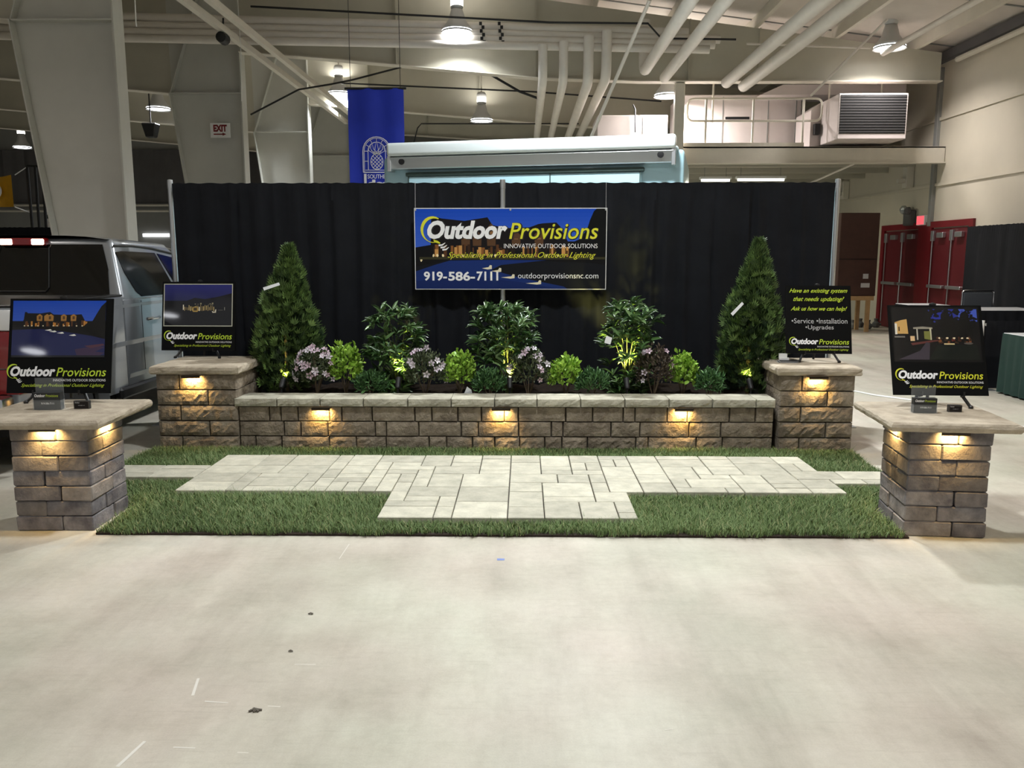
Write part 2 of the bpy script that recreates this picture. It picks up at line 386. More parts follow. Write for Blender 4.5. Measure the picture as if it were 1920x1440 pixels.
# thin slanted brace between pipes, sprinkler line, dark cables
pipe('brace_rod', [PY(1218,0,13.0), PY(1108,258,15.2)], .03, 'thin pale slanted rod crossing in front of the drop pipes', n=8)
pipe('brace_rod', [PY(1664,36,14.9), PY(1520,180,15.8)], .022, 'thin pale slanted brace above the mezzanine air unit', n=8)
pipe('overhead_pipe', [(XW-1.75,-4,5.12),(XW-1.75,15.5,5.12)], .05, 'slim pale pipe running overhead near the right wall')
pipe('sprinkler_line', [PY(470,12,15.2), PY(1030,42,15.2), PY(1215,44,15.2), PY(1240,72,15.2), PY(1380,74,15.2)], .018, 'thin dark conduit running along the top pipe', 'cable_black', 'conduit', 6)
pipe('sprinkler_line', [PY(1400,82,15.4), PY(1632,90,15.4)], .02, 'thin pale rod right of the thick overhead pipes', n=6, cat='conduit')
pipe('hanging_cable', [PY(470,215,17), PY(560,168,17), PY(620,158,17), PY(660,150,16.8), PY(752,126,16.38)], .018, 'black cable sagging left of the blue banner', 'cable_black', 'cable', 6)
pipe('hanging_cable', [PY(920,140,17), PY(975,172,17), PY(1008,184,17)], .025, 'short black cable slanting under the deep roof beam', 'cable_black', 'cable', 6)
pipe('hanging_cable', [PY(776,268,20), PY(783,240,20), PY(790,232,20), PY(1085,232,20)], .016, 'dark cable run rising behind the awning', 'cable_black', 'cable', 6)
pipe('hanging_cable', [PY(640,156,20.5), PY(1000,172,20.5), PY(1240,190,20.5)], .02, 'long thin dark cable behind the drop pipes', 'cable_black', 'cable', 6)
pipe('hanging_cable', [PY(1191,248,17.5), PY(1191,205,17.5), PY(1187,196,17.5)], .016, 'dark cable hanging in front of the white rooftop cabinet', 'cable_black', 'cable', 6)
pipe('pull_cord', [PY(253,0,10.5), PY(255,42,10.5), PY(256,50,10.5)], .008, 'thin white cord hanging beside the nearest column', 'white_flat', 'cord', 5)
pipe('pull_cord', [PY(446,0,14), PY(452,100,14), PY(453,190,14)], .006, 'thin pale cord hanging before the exit sign column', 'white_flat', 'cord', 5)
# pipe straps (two hanging strap sets)
for u, w in ((903,'left'),(938,'right')):
    b = MB()
    for j in range(7):
        p = PY(u+(2 if j % 2 else -2)+j*.6, 44+j*7, YP-.17); b.cbox(p, .05, .02, .055)
    tag(b.build('pipe_strap', M['cable_black']), f'{w} black perforated strap holding the long pipes', 'strap')

# ------------------------------------------------------------------ high-bay lamps
def bay_proto():
    hood = MB().lathe([(.06,.42),(.10,.40),(.13,.30),(.15,.22),(.24,.10),(.285,0),(.275,0),(.235,.09),(.14,.2)], n=24).mesh('hood')
    ball = MB().lathe([(.05,.40),(.11,.42),(.12,.62),(.09,.68),(.02,.70)], n=16).mesh('ballast')
    lens = MB().lathe([(.0,.012),(.20,.012),(.27,.03),(.27,.04),(0,.05)], n=24).mesh('lens')
    return hood, ball, lens
HB = bay_proto()
def highbay(x, y, z, label, power=None, col=(.93,.97,1.0), spread=140, up=.07):
    t = thing('high_bay_lamp', label, 'lamp', (x, y, z), 0, 'high-bay lamps under the roof')
    ho = link('hood', HB[0], M['lamp_shell'], t, local=True, smooth=True); link('ballast', HB[1], M['lamp_shell'], t, local=True, smooth=True)
    link('lens', HB[2], M['lamp_glow'], ho, local=True)
    MB().tube([(0,0,.68),(0,0,roof_z(x)-z+.02)], .016, 8).build('stem', M['cream_paint'], t, local=True)
    ld = bpy.data.lights.new('bay_light', 'AREA'); ld.shape = 'DISK'; ld.size = .45; ld.energy = power or LAMP_W; ld.color = col; ld.spread = R(spread)
    lo = bpy.data.objects.new('bay_light', ld); COL.objects.link(lo); lo.parent = t; lo.location = (0, 0, -.03)
    # clear refractor: part of the light leaves upwards
    lu = bpy.data.lights.new('bay_uplight', 'AREA'); lu.shape = 'DISK'; lu.size = .5; lu.energy = (power or LAMP_W)*up; lu.color = (1,.96,.9)
    l2 = bpy.data.objects.new('bay_uplight', lu); COL.objects.link(l2); l2.parent = t; l2.location = (0, 0, .45); l2.rotation_euler = (math.pi, 0, 0)
    return t
def bay_px(u, v, z, label, **k):
    p = PZ(u, v, z); return highbay(p.x, p.y, z, label, **k)
bay_px(857, 62, 5.5, 'lit high-bay lamp in front of the long pipes, top centre')
bay_px(1668, 92, 5.2, 'lit high-bay lamp near the right wall, above the mezzanine', col=(1,.93,.9), power=75, up=.0)
bay_px(636, 177, 5.5, 'lit high-bay lamp at the upper left of the blue banner')
bay_px(903, 228, 4.8, 'lit high-bay lamp hanging just above the awning')
bay_px(1252, 182, PY(1252,182,17.4).z, 'lit high-bay lamp beside the mezzanine post', col=(1,.93,.9), power=250, spread=178, up=.08)
bay_px(297, 206, 5.0, 'lit high-bay lamp seen between the first two tapered columns')
bay_px(42, 278, 5.0, 'small far high-bay lamp above the yellow flag')
LPX, LPY = -11.05, -8.6
# the same rows go on over the booth and behind the camera
highbay(0.3, 4.3, 5.6, 'high-bay lamp right above the paved booth', power=155)
highbay(0.9, 9.0, 5.6, 'high-bay lamp above the motorhome roof', power=330)
highbay(-7.6, 5.5, 6.4, 'high-bay lamp above the pickup side aisle', col=(1,.9,.82), power=90)
highbay(6.2, 6.0, 5.2, 'high-bay lamp above the right aisle', col=(1,.86,.76), power=80)
highbay(-3.2, -2.0, 5.7, 'high-bay lamp behind the camera, left row', power=95)
highbay(3.6, -2.2, 5.5, 'high-bay lamp behind the camera, right row', col=(1,.95,.92), power=95)
highbay(LPX, LPY, 5.75, 'high-bay lamp far behind the camera, left aisle', power=340, up=0.0)
# ------------------------------------------------------------------ stones
def stone_mat(name, c1, c2, rand, bump, bscale, hue=.0):
    m = mat(name, c1, .85, var=.0, col2=c2, nscale=9, rand=rand, bump=bump, bscale=bscale, bdist=.02, spec=.25)
    return m
M['tumbled_grey'] = stone_mat('tumbled_grey', sRGB(88,85,90), sRGB(142,138,138), .24, .35, 45)
M['tumbled_tan'] = stone_mat('tumbled_tan', sRGB(106,100,98), sRGB(150,143,137), .20, .35, 45)
M['split_tan'] = stone_mat('split_tan', sRGB(110,99,86), sRGB(158,146,128), .12, .9, 38)
M['cap_tan'] = stone_mat('cap_tan', sRGB(156,144,126), sRGB(190,178,158), .06, .35, 60)
M['cap_wall'] = stone_mat('cap_wall', sRGB(150,146,130), sRGB(186,182,164), .10, .6, 55)
M['paver_a'] = stone_mat('paver_a', sRGB(168,165,149), sRGB(197,193,175), .14, .25, 80)
M['joint_dark'] = mat('joint_dark', sRGB(40,34,28), .95)
_bc = {}
def tumbled(w, d, h, seed):
    key = ('t', round(w,3), round(d,3), round(h,3), seed)
    if key not in _bc:
        r = random.Random(seed*131+int(w*1000)*7+int(h*1000))
        me = MB().box(-w/2, w/2, -d/2, d/2, -h/2, h/2).mesh('brick', bevel=.007)
        for v in me.vertices: v.co += Vector((r.uniform(-.0028,.0028), r.uniform(-.0028,.0028), r.uniform(-.0022,.0022)))
        _bc[key] = me
    return _bc[key]
def split(w, d, h, seed, rough=.02):          # split-faced block, rough face to -Y
    key = ('s', round(w,3), round(d,3), round(h,3), seed, rough)
    if key not in _bc:
        r = random.Random(seed*977+int(w*1000)); nx = max(5, int(w/.028)); nz = 4 if h > .09 else 3
        vs = []; fs = []
        for k in range(nz+1):
            for i in range(nx+1):
                e = (i in (0, nx)) or (k in (0, nz))
                ins = .006
                x = -w/2+ins + (w-2*ins)*i/nx; z = -h/2+ins*.7+(h-1.4*ins)*k/nz
                if not e: x += r.uniform(-.006,.006); z += r.uniform(-.006,.006)
                vs.append((x, -d/2 + (r.uniform(-.002,.004) if e else -r.uniform(.15,1)*rough), z))
        F = lambda i, k: k*(nx+1)+i
        for k in range(nz):
            for i in range(nx): fs.append((F(i,k), F(i+1,k), F(i+1,k+1), F(i,k+1)))
        b = len(vs); ring = [F(i,0) for i in range(nx+1)]+[F(nx,k) for k in range(1,nz+1)]+[F(i,nz) for i in range(nx-1,-1,-1)]+[F(0,k) for k in range(nz-1,0,-1)]
        mid = []
        for q in ring:
            x, y, z = vs[q]; mid.append(len(vs)); vs.append((x/(w/2-.006)*(w/2-.001), -d/2+.014, z/(h/2-.0042)*(h/2-.001)))
        cor = [len(vs)+i for i in range(4)]
        vs += [(-w/2, d/2, -h/2), (w/2, d/2, -h/2), (w/2, d/2, h/2), (-w/2, d/2, h/2)]
        n = len(ring)
        for i in range(n): fs.append((ring[i], mid[i], mid[(i+1) % n], ring[(i+1) % n]))
        c0, c1, c2, c3 = 0, nx, nx+nz, 2*nx+nz
        fs.append([mid[i] for i in range(c0, c1+1)][::-1]+[cor[0], cor[1]])
        fs.append([mid[i] for i in range(c1, c2+1)][::-1]+[cor[1], cor[2]])
        fs.append([mid[i] for i in range(c2, c3+1)][::-1]+[cor[2], cor[3]])
        fs.append(([mid[i] for i in range(c3, n)]+[mid[0]])[::-1]+[cor[3], cor[0]])
        fs.append((cor[0], cor[3], cor[2], cor[1]))
        _bc[key] = MB().add(vs, fs).mesh('brick')
    return _bc[key]
def put(name, me, m, parent, loc, rz=0.0):
    # meshes are shared, so the material sits on the object slot
    o = bpy.data.objects.new(name, me); COL.objects.link(o)
    if not me.materials: me.materials.append(m)
    if me.materials[0] != m: o.material_slots[0].link = 'OBJECT'; o.material_slots[0].material = m
    o.parent = parent; o.location = loc; o.rotation_euler = (0, 0, rz); return o
def rough_cap(w, d, h, seed, amp=.012, bev=.006):
    r = random.Random(seed); n = 14; ring = []
    for (ax, ay), (bx, by) in (((-1,-1),(1,-1)),((1,-1),(1,1)),((1,1),(-1,1)),((-1,1),(-1,-1))):
        for i in range(n):
            t = i/n; ring.append((ax+(bx-ax)*t, ay+(by-ay)*t))
    vs = []; k = len(ring)
    for z, ins in ((-h/2, .008), (-h/2+.012, 0), (0, -.004), (h/2-.010, 0), (h/2, .012)):
        for x, y in ring:
            j = r.uniform(-amp, amp*.4)
            vs.append((x*(w/2-ins)+(-j*x if abs(x) > .99 else 0)*-1, y*(d/2-ins)+(j*y if abs(y) > .99 else 0), z + (r.uniform(-.002,.002) if abs(z) < h/2-.001 else 0)))
    fs = [(l*k+i, l*k+(i+1) % k, (l+1)*k+(i+1) % k, (l+1)*k+i) for l in range(4) for i in range(k)]
    fs += [list(range(k))[::-1], [4*k+i for i in range(k)]]
    return MB().add(vs, fs).mesh('cap')

M['stone_bronze'] = mat('stone_bronze', sRGB(70,58,44), .6, metal=.3)
def cap_light(x, y, z, rz, label, power=2.2, parent_m=None):
    """small bar lamp under an overhanging cap; (x,y,z) on the stone face just under the cap, facing -Y when rz = 0"""
    t = thing('under_cap_light', label, 'lamp', (x, y, z), rz, 'under-cap lights')
    MB().box(-.075,.075,-.058,-.004,-.008,-.001).box(-.075,.075,-.058,-.054,-.022,-.001).build('housing', M['stone_bronze'], t, local=True)
    MB().box(-.06,.06,-.040,-.012,-.012,-.008).build('lens', M['warm_glow'], t.children[0], local=True)
    ld = bpy.data.lights.new('cap_lamp', 'AREA'); ld.shape = 'RECTANGLE'; ld.size = .10; ld.size_y = .025; ld.energy = power*1.15; ld.color = WARM; ld.spread = R(125)
    lo = bpy.data.objects.new('cap_lamp', ld); COL.objects.link(lo); lo.parent = t; lo.location = (0, -.030, -.016); lo.rotation_euler = (R(42), 0, 0)
    return t
M['warm_glow'] = mat('warm_glow', (1,1,1), .5, emit=(1.0,.7,.28), estr=8)

# ---- two near pillars: 7 courses of tumbled blocks, two blocks to a course on each side
def near_pillar(x, y, rz, label, cap_w, cap_d, cap_off, seed, m1, m2):
    t = thing('stone_pillar', label, 'pillar', (x, y, 0), rz, 'front stone pillars')
    L_, S_, H = .266, .178, .0885; W = L_+S_
    r = random.Random(seed)
    MB().box(-W/2+.03, W/2-.03, -W/2+.03, W/2-.03, .01, 7*H-.01).build('core', M['joint_dark'], t, local=True)
    for k in range(7):
        z = (k+.5)*H; fl = (k % 2 == 0)
        s = 1 if fl else -1
        # pinwheel: long+short on every face
        for q in range(4):
            a = q*math.pi/2; ca, sa = math.cos(a), math.sin(a)
            cx = -s*(W/2-L_/2); cy = -W/2+S_/2
            px, py = cx*ca-cy*sa, cx*sa+cy*ca
            g = .003
            me = tumbled(L_-g, S_-g, H-.0015, r.randrange(6))
            put('brick', me, M[m1] if r.random() < .6 else M[m2], t, (px+r.uniform(-.003,.003), py+r.uniform(-.003,.003), z), a+r.uniform(-.012,.012))
    cap = link('cap', rough_cap(cap_w, cap_d, .05, seed, .0035), M['cap_tan'], t, local=True); cap.location = (cap_off[0], cap_off[1], 7*H+.026)
    return t, 7*H
PB = PZ(30, 997); PB2 = PZ(177, 997)
def pw(u, v): return PZ(u, v)
NPW = .444; NTOP = .6195+.051
lp_c = (PZ(177,996).x-NPW/2-.005, PZ(100,996).y+NPW/2)
lp, _h = near_pillar(lp_c[0], lp_c[1], R(1.5), 'grey tumbled stone pillar at the left front corner of the lawn', .78, .72, (-.045, .02), 3, 'tumbled_grey', 'tumbled_tan')
a, b = PZ(1697,1006), PZ(1848,1009); rzr = math.atan2(b.y-a.y, b.x-a.x)
rp_c = ((a.x+b.x)/2 - math.sin(rzr)*NPW/2, (a.y+b.y)/2 + math.cos(rzr)*NPW/2)
rp_rz = R(-5.5)
rp, _h = near_pillar(rp_c[0], rp_c[1], rp_rz, 'grey tumbled stone pillar at the right front corner of the lawn', .68, .70, (-.012, .03), 9, 'tumbled_grey', 'tumbled_tan')
def pillar_light(c, rz, side, zc, half, label, off=0.0, power=2.2):
    a = rz + side*math.pi/2
    lx, ly = off, -half
    cap_light(c[0]+lx*math.cos(a)-ly*math.sin(a), c[1]+lx*math.sin(a)+ly*math.cos(a), zc, a, label, power)
pillar_light(lp_c, R(1.5), 0, _h, NPW/2, 'warm light under the front edge of the left front pillar cap')
pillar_light(lp_c, R(1.5), 1, _h, NPW/2, 'warm light under the lawn-side edge of the left front pillar cap')
pillar_light(rp_c, rp_rz, 0, _h, NPW/2, 'warm light under the front edge of the right front pillar cap')
pillar_light(rp_c, rp_rz, -1, _h, NPW/2, 'warm light under the lawn-side edge of the right front pillar cap')

# ---- planter wall
WY = PZ(960, 847).y; HC = .1235; WX0 = PY(449, 800, WY).x; WX1 = PY(1450, 800, WY).x
wall = thing('planter_wall', 'long low split-faced stone retaining wall in front of the shrubs', 'wall', ((WX0+WX1)/2, WY, 0))
cxw = (WX0+WX1)/2
MB().box(WX0+.01, WX1-.01, WY+.03, WY+.24, 0, 3*HC-.005).build('core', M['joint_dark'], wall)
courses = [
 [449,506,528,560,620,643,700,780,812,861,905,948,974,1063,1113,1170,1192,1252,1290,1368,1416,1450],     # top
 [449,533,565,616,705,726,787,867,899,975,1036,1058,1148,1202,1294,1353,1450],
 [449,478,528,618,669,725,806,839,888,930,977,1024,1056,1104,1195,1218,1308,1357,1450]]
r_ = random.Random(5)
for k, us in enumerate(courses):
    z = (2-k+.5)*HC
    for u0, u1 in zip(us, us[1:]):
        xa = WX0+(WX1-WX0)*(u0-449)/1001; xb = WX0+(WX1-WX0)*(u1-449)/1001
        w = xb-xa-.004
        put('brick', split(w, .2, HC-.004, r_.randrange(1, 999), .006 if k < 2 else .012), M['split_tan'], wall, ((xa+xb)/2-cxw, .1+r_.uniform(-.004,.004), z), r_.uniform(-.008,.008))
capu = [443,523,604,685,768,849,930,1009,1090,1172,1254,1334,1415,1451]
for u0, u1 in zip(capu, capu[1:]):
    xa = WX0+(WX1-WX0)*(u0-449)/1001; xb = WX0+(WX1-WX0)*(u1-449)/1001
    put('cap_stone', split(xb-xa-.003, .27, .068, r_.randrange(1, 999), .008), M['cap_wall'], wall, ((xa+xb)/2-cxw, .105, 3*HC+.035), r_.uniform(-.004,.004))
WTOP = 3*HC+.07
for u, w in ((605,'left'),(940,'middle'),(1280,'right')):
    p = PY(u, 760, WY); cap_light(p.x, WY-.012, 3*HC, 0, f'{w} one of three warm lights under the planter wall cap', 2.0)

# ---- two far pillars at the wall ends: 5 courses of split block + cap
def far_pillar(xl, xr, yf, label, seed, rz=0.0, depth=None):
    W = xr-xl; D = depth or W; r = random.Random(seed); cx, cy = (xl+xr)/2, yf+D/2
    t = thing('stone_pillar', label, 'pillar', (cx, cy, 0), rz, 'stone pillars at the wall ends')
    H = .1265
    MB().box(-W/2+.04, W/2-.04, -D/2+.04, D/2-.04, 0, 5*H-.01).build('core', M['joint_dark'], t, local=True)
    for k in range(5):
        z = (k+.5)*H; fr = .29 if k % 2 == 0 else .64
        bd = .2
        for q in range(4):
            a = q*math.pi/2; ca, sa = math.cos(a), math.sin(a); Wq = W if q % 2 == 0 else D; Dq = D if q % 2 == 0 else W
            # pinwheel so that courses alternate at corners
            if q % 2 == 0: x0, x1 = -Wq/2, Wq/2
            else: x0, x1 = -Wq/2+bd, Wq/2-bd
            xm = x0+(x1-x0)*fr
            for (s0, s1) in ((x0, xm), (xm, x1)):
                lx, ly = (s0+s1)/2, -Dq/2+bd/2
                put('brick', split(s1-s0-.004, bd, H-.004, r.randrange(1, 999), .013), M['split_tan'], t, (lx*ca-ly*sa, lx*sa+ly*ca, z), a+r.uniform(-.01,.01))
    cap = link('cap', rough_cap(W+.07, D+.07, .065, seed, .007), M['cap_tan'], t, local=True); cap.location = (0, 0, 5*H+.034)
    return t, 5*H, (cx, cy)
FPY = PZ(370, 846).y
flx0, flx1 = PY(297,800,FPY).x, PY(447,800,FPY).x
flp, FH, flc = far_pillar(flx0, flx1, FPY, 'tan split-faced stone pillar at the left end of the planter wall', 21)
frx0, frx1 = PY(1461,800,FPY).x, PY(1600,800,FPY).x
frp, FH, frc = far_pillar(frx0, frx1, FPY, 'tan split-faced stone pillar at the right end of the planter wall', 22, R(-1.0), depth=.6)
cap_light(PY(363,700,FPY).x, FPY-.012, FH, 0, 'warm light under the cap of the pillar left of the planter wall', 2.2)
cap_light(PY(1530,700,FPY).x, FPY-.012, FH, 0, 'warm light under the cap of the pillar right of the planter wall', 2.2)
FTOP = FH+.067; NTOP = .6195+.051

# ------------------------------------------------------------------ pavers
PT = .05; MOD = .11
PX0, PY0 = PZ(328,918,PT).x, PZ(328,919,PT).y
SY0 = PZ(694,974,PT).y; NS = max(3, round((PY0-SY0)/MOD))
NA = round((PZ(425,850,PT).y-PY0)/MOD)
cells = {}
def cell(i, j): cells[(i, j)] = 0
for i in range(40):
    for j in range(NA): cell(i, j)
for i in range(13, 27):
    for j in range(-NS, 0): cell(i, j)
for i in range(-6, 0):
    for j in range(3, 6): cell(i, j)
for i in range(40, 46):
    for j in range(2, 5): cell(i, j)
path = thing('paver_path', 'pale grey cross-shaped patio of rectangular pavers set in the lawn', 'path', (PX0+20*MOD, PY0+NA*MOD/2, 0))
sizes = [(3,2),(3,3),(2,2),(2,3),(2,2),(3,2),(2,1),(1,2),(3,1)]
pr = random.Random(4); npv = 0; pmc = {}
for (i, j) in sorted(cells, key=lambda q: (-q[1], q[0])):
    if cells[(i, j)]: continue
    opts = sizes[:]; pr.shuffle(opts)
    opts += [(2,1),(1,2),(1,1)]
    for w, h in opts:
        cs = [(i+a, j-b) for a in range(w) for b in range(h)]
        if all(c in cells and not cells[c] for c in cs):
            if i < 13 <= i+w-1 and j-h+1 < 0: continue
            break
    for c in cs: cells[c] = 1
    key = (w, h)
    if key not in pmc: pmc[key] = MB().box(-w*MOD/2+.003, w*MOD/2-.003, -h*MOD/2+.003, h*MOD/2-.003, 0, PT).mesh('paver', bevel=.004)
    o = put('paver', pmc[key], M['paver_a'], path, (0,0,0))
    o.location = (PX0+(i+w/2)*MOD-path.location.x, PY0+(j+1-h/2)*MOD-path.location.y, pr.uniform(-.0015,.0015)); npv += 1
def in_pavers(x, y):
    return (math.floor((x-PX0)/MOD), math.floor((y-PY0)/MOD)) in cells
# dark sand bed under the joints
b = MB()
b.box(PX0+.02, PX0+40*MOD-.02, PY0+.02, PY0+NA*MOD-.02, .001, .03); b.box(PX0+13*MOD+.02, PX0+27*MOD-.02, PY0-NS*MOD+.02, PY0+.02, .001, .03)
b.build('sand_bed', M['joint_dark'], path)

# ------------------------------------------------------------------ lawn
def mesh_np(name, V, F, col=None, mat_=None):
    """V (n,3), F (m,k) uniform polygons; col (m,3) per face"""
    me = bpy.data.meshes.new(name); k = F.shape[1]
    me.vertices.add(len(V)); me.vertices.foreach_set('co', V.astype(np.float32).ravel())
    me.loops.add(F.size); me.loops.foreach_set('vertex_index', F.astype(np.int32).ravel())
    me.polygons.add(len(F)); me.polygons.foreach_set('loop_start', (np.arange(len(F))*k).astype(np.int32))
    me.update(calc_edges=True)
    if col is not None:
        at = me.color_attributes.new('Col', 'FLOAT_COLOR', 'CORNER')
        c4 = np.concatenate([col, np.ones((len(col), 1))], 1).repeat(k, 0); at.data.foreach_set('color', c4.astype(np.float32).ravel())
    if mat_: me.materials.append(mat_)
    return me
M['grass'] = mat('grass', (1,1,1), .6, vcol=True, spec=.3)
LX0, LX1 = PZ(243,868).x, PZ(1640,880).x
fl, fr_ = PZ(180,1003), PZ(1690,1005); LYF = fl.y
def in_lawn(x, y):
    if y < LYF+.012*math.sin(x*9)+.008*math.sin(x*23)+.006*math.sin(x*71): return False
    if y > WY-.005: return False
    if y < lp_c[1]+NPW/2+.02:
        if x < fl.x+(y-LYF)*-.02 or x > fr_.x+(y-LYF)*.05: return False
        if x < lp_c[0]+NPW/2+.004 or x > rp_c[0]+NPW/2: return False
    else:
        j = .02*math.sin(y*7)
        if x < LX0+j or x > LX1+j: return False
    if y > FPY-.01 and (x < flx1+.0 or x > frx0): 
        return False
    # not under the right pillar
    dx, dy = x-rp_c[0], y-rp_c[1]; c, s = math.cos(-rp_rz), math.sin(-rp_rz); lx, ly = dx*c-dy*s, dx*s+dy*c
    if abs(lx) < NPW/2+.004 and abs(ly) < NPW/2+.004: return False
    return not in_pavers(x, y)
NB = 290000
xs = nrs.uniform(LX0-.05, LX1+.05, NB); ys = nrs.uniform(LYF-.02, WY, NB)
keep = np.array([in_lawn(x, y) for x, y in zip(xs, ys)])
xs, ys = xs[keep], ys[keep]; n = len(xs)
pat = .5+.25*np.sin(xs*3.1+ys*2.3+1)+.25*np.sin(xs*1.3-ys*4.1)
hgt = nrs.uniform(.022, .05, n)*(.8+.35*pat); hgt[nrs.rand(n) < .03] *= 1.35
ang = nrs.uniform(0, 2*np.pi, n); lean = nrs.uniform(.15, 1.0, n)*hgt*1.25
wid = nrs.uniform(.0010, .0021, n)
dxy = np.stack([np.cos(ang), np.sin(ang)], 1); per = np.stack([-dxy[:,1], dxy[:,0]], 1)
base = np.stack([xs, ys, np.full(n, .008)], 1)
def at_(l, h, w): 
    p = base.copy(); p[:, :2] += dxy*l[:, None]+per*w[:, None]; p[:, 2] += h; return p
V = np.stack([at_(lean*0, hgt*0, -wid), at_(lean*0, hgt*0, wid), at_(lean*.35, hgt*.6, wid*.8), at_(lean*.35, hgt*.6, -wid*.8), at_(lean, hgt*.95, wid*.12), at_(lean, hgt*.95, -wid*.12)], 1).reshape(-1, 3)
ix = np.arange(n)[:, None]*6; F = np.concatenate([ix+np.array([[0,1,2,3]]), ix+np.array([[3,2,4,5]])], 0)
g1, g2, g3 = np.array(sRGB(80,104,54)), np.array(sRGB(130,152,98)), np.array(sRGB(170,168,120))
tt = nrs.rand(n, 1)*.6+.4*pat[:, None]; cc = g1*(1-tt)+g2*tt; dry = nrs.rand(n) < .07; cc[dry] = g3
lawn_me = mesh_np('grass_blades', V, F, np.concatenate([cc, cc], 0), M['grass'])
lawn = bpy.data.objects.new('lawn_grass', lawn_me); COL.objects.link(lawn)
tag(lawn, 'short green sod grass laid around the pavers on the concrete', 'grass', kind='stuff')
# sod mat below the blades, cut round the pavers
sb = MB(); st = .05; ny = int((WY-LYF)/st)
for j in range(ny+1):
    y0 = LYF+j*st; y1 = min(y0+st, WY); run = None; x = LX0-.05
    while x < LX1+.1:
        ok = in_lawn(x+.02, min((y0+y1)/2+.012, WY-.01))
        if ok and run is None: run = x
        if (not ok or x+.04 >= LX1+.1) and run is not None: sb.box(run, x, y0, y1, .0005, .012); run = None
        x += .04
sod = sb.build('sod_mat', M['soil'], lawn); tag(sod, 'dark soil layer of the sod')
# ------------------------------------------------------------------ pipe and drape behind the booth
DY = PZ(960, 792).y; DTOP = PY(943, 347, DY).z
XP = [PY(322, 400, DY).x, PY(943, 400, DY).x, PY(1568, 400, DY).x]
def upright(x, y, top, label):
    t = thing('drape_pole', label, 'pole', (x, y, 0))
    MB().box(-.22,.22,-.22,.22,0,.008).build('base_plate', M['alu'], t, local=True)
    MB().tube([(0,0,.006),(0,0,top)], .024, 12).build('tube', M['alu'], t, local=True, smooth=True)
    MB().lathe([(.0,.025),(.024,.02),(.026,0),(.026,-.06),(.02,-.065)], (0,0,top), 12).build('top_cap', M['alu'], t, local=True, smooth=True)
    return t
upright(XP[0], DY, DTOP+.03, 'silver drape pole at the left end of the black backdrop')
upright(XP[1], DY-.095, DTOP+.02, 'silver drape pole at the centre, above the blue hanging sign')
upright(XP[2], DY, DTOP+.03, 'silver drape pole at the right end of the black backdrop')
def drape(x0, x1, y, top, label, m='black_cloth', seed=1, bottom=.015, amp=.05, axis='x', folds=26, group=None):
    r = random.Random(seed); n = int(abs(x1-x0)*70); ph = [r.uniform(0, 6.28) for _ in range(6)]
    t = thing('backdrop_curtain', label, 'curtain', ((x0+x1)/2, y, 0) if axis == 'x' else (y, (x0+x1)/2, 0), 0, group)
    rows = [top+.018, top+.0, top-.07, top-.14, top*.7, top*.35, bottom]; vs = []
    Ltot = abs(x1-x0); ks = [0.0]; hs_ = [0.0]; sg_ = 1
    while ks[-1] < Ltot:                                  # irregular folds: alternating ridges and valleys of random width and depth
        ks.append(ks[-1]+r.choice((.04,.055,.07,.09,.13,.18))*r.uniform(.8,1.25)*Ltot/3.0*26/folds*.9); sg_ = -sg_
        hs_.append(sg_*r.uniform(.25,1.0))
    def fold(q):
        for i in range(len(ks)-1):
            if q <= ks[i+1]:
                t_ = (q-ks[i])/(ks[i+1]-ks[i]); t_ = (1-math.cos(math.pi*t_))/2; return hs_[i]*(1-t_)+hs_[i+1]*t_
        return hs_[-1]
    for zi, z in enumerate(rows):
        a = amp*(.25 if zi == 0 else .12 if zi == 1 else .45 if zi == 2 else .7 if zi == 3 else 1.0)
        for i in range(n+1):
            s = (x1-x0)*i/n; sw_ = s+.03*math.sin(s*2.7+ph[1]+zi*.9)*(zi > 3)
            f = fold(min(max(sw_, 0), Ltot))*(1.0 if zi > 2 else .8)+.4*math.sin(s*2.0+ph[3]+.2*zi)+(.35*math.sin(s*95+ph[0])+.3*math.sin(s*141+ph[2]) if 0 < zi < 3 else 0)
            off = y - a*(f*.5) - .03
            zz = z + (.003*math.sin(s*47+ph[4]+2*math.sin(s*9)) if zi == 0 else 0)
            vs.append((x0+s, off, zz) if axis == 'x' else (off, x0+s, zz))
    fs = [(k*(n+1)+i, k*(n+1)+i+1, (k+1)*(n+1)+i+1, (k+1)*(n+1)+i) for k in range(len(rows)-1) for i in range(n)]
    MB().add(vs, fs).build('cloth', M[m], t, smooth=True, recalc=False)
    if axis == 'x': MB().tube([(x0+.01, y+.012, top-.03), (x1-.01, y+.012, top-.03)], .017, 8).build('crossbar', M['alu'], t)
    else: MB().tube([(y+.012, x0+.01, top-.03), (y+.012, x1-.01, top-.03)], .017, 8).build('crossbar', M['alu'], t)
    return t
drape(XP[0]+.03, XP[1]-.004, DY, DTOP, 'black backdrop curtain left of the centre pole', seed=3)
drape(XP[1]+.004, XP[2]-.03, DY, DTOP, 'black backdrop curtain right of the centre pole', seed=8)

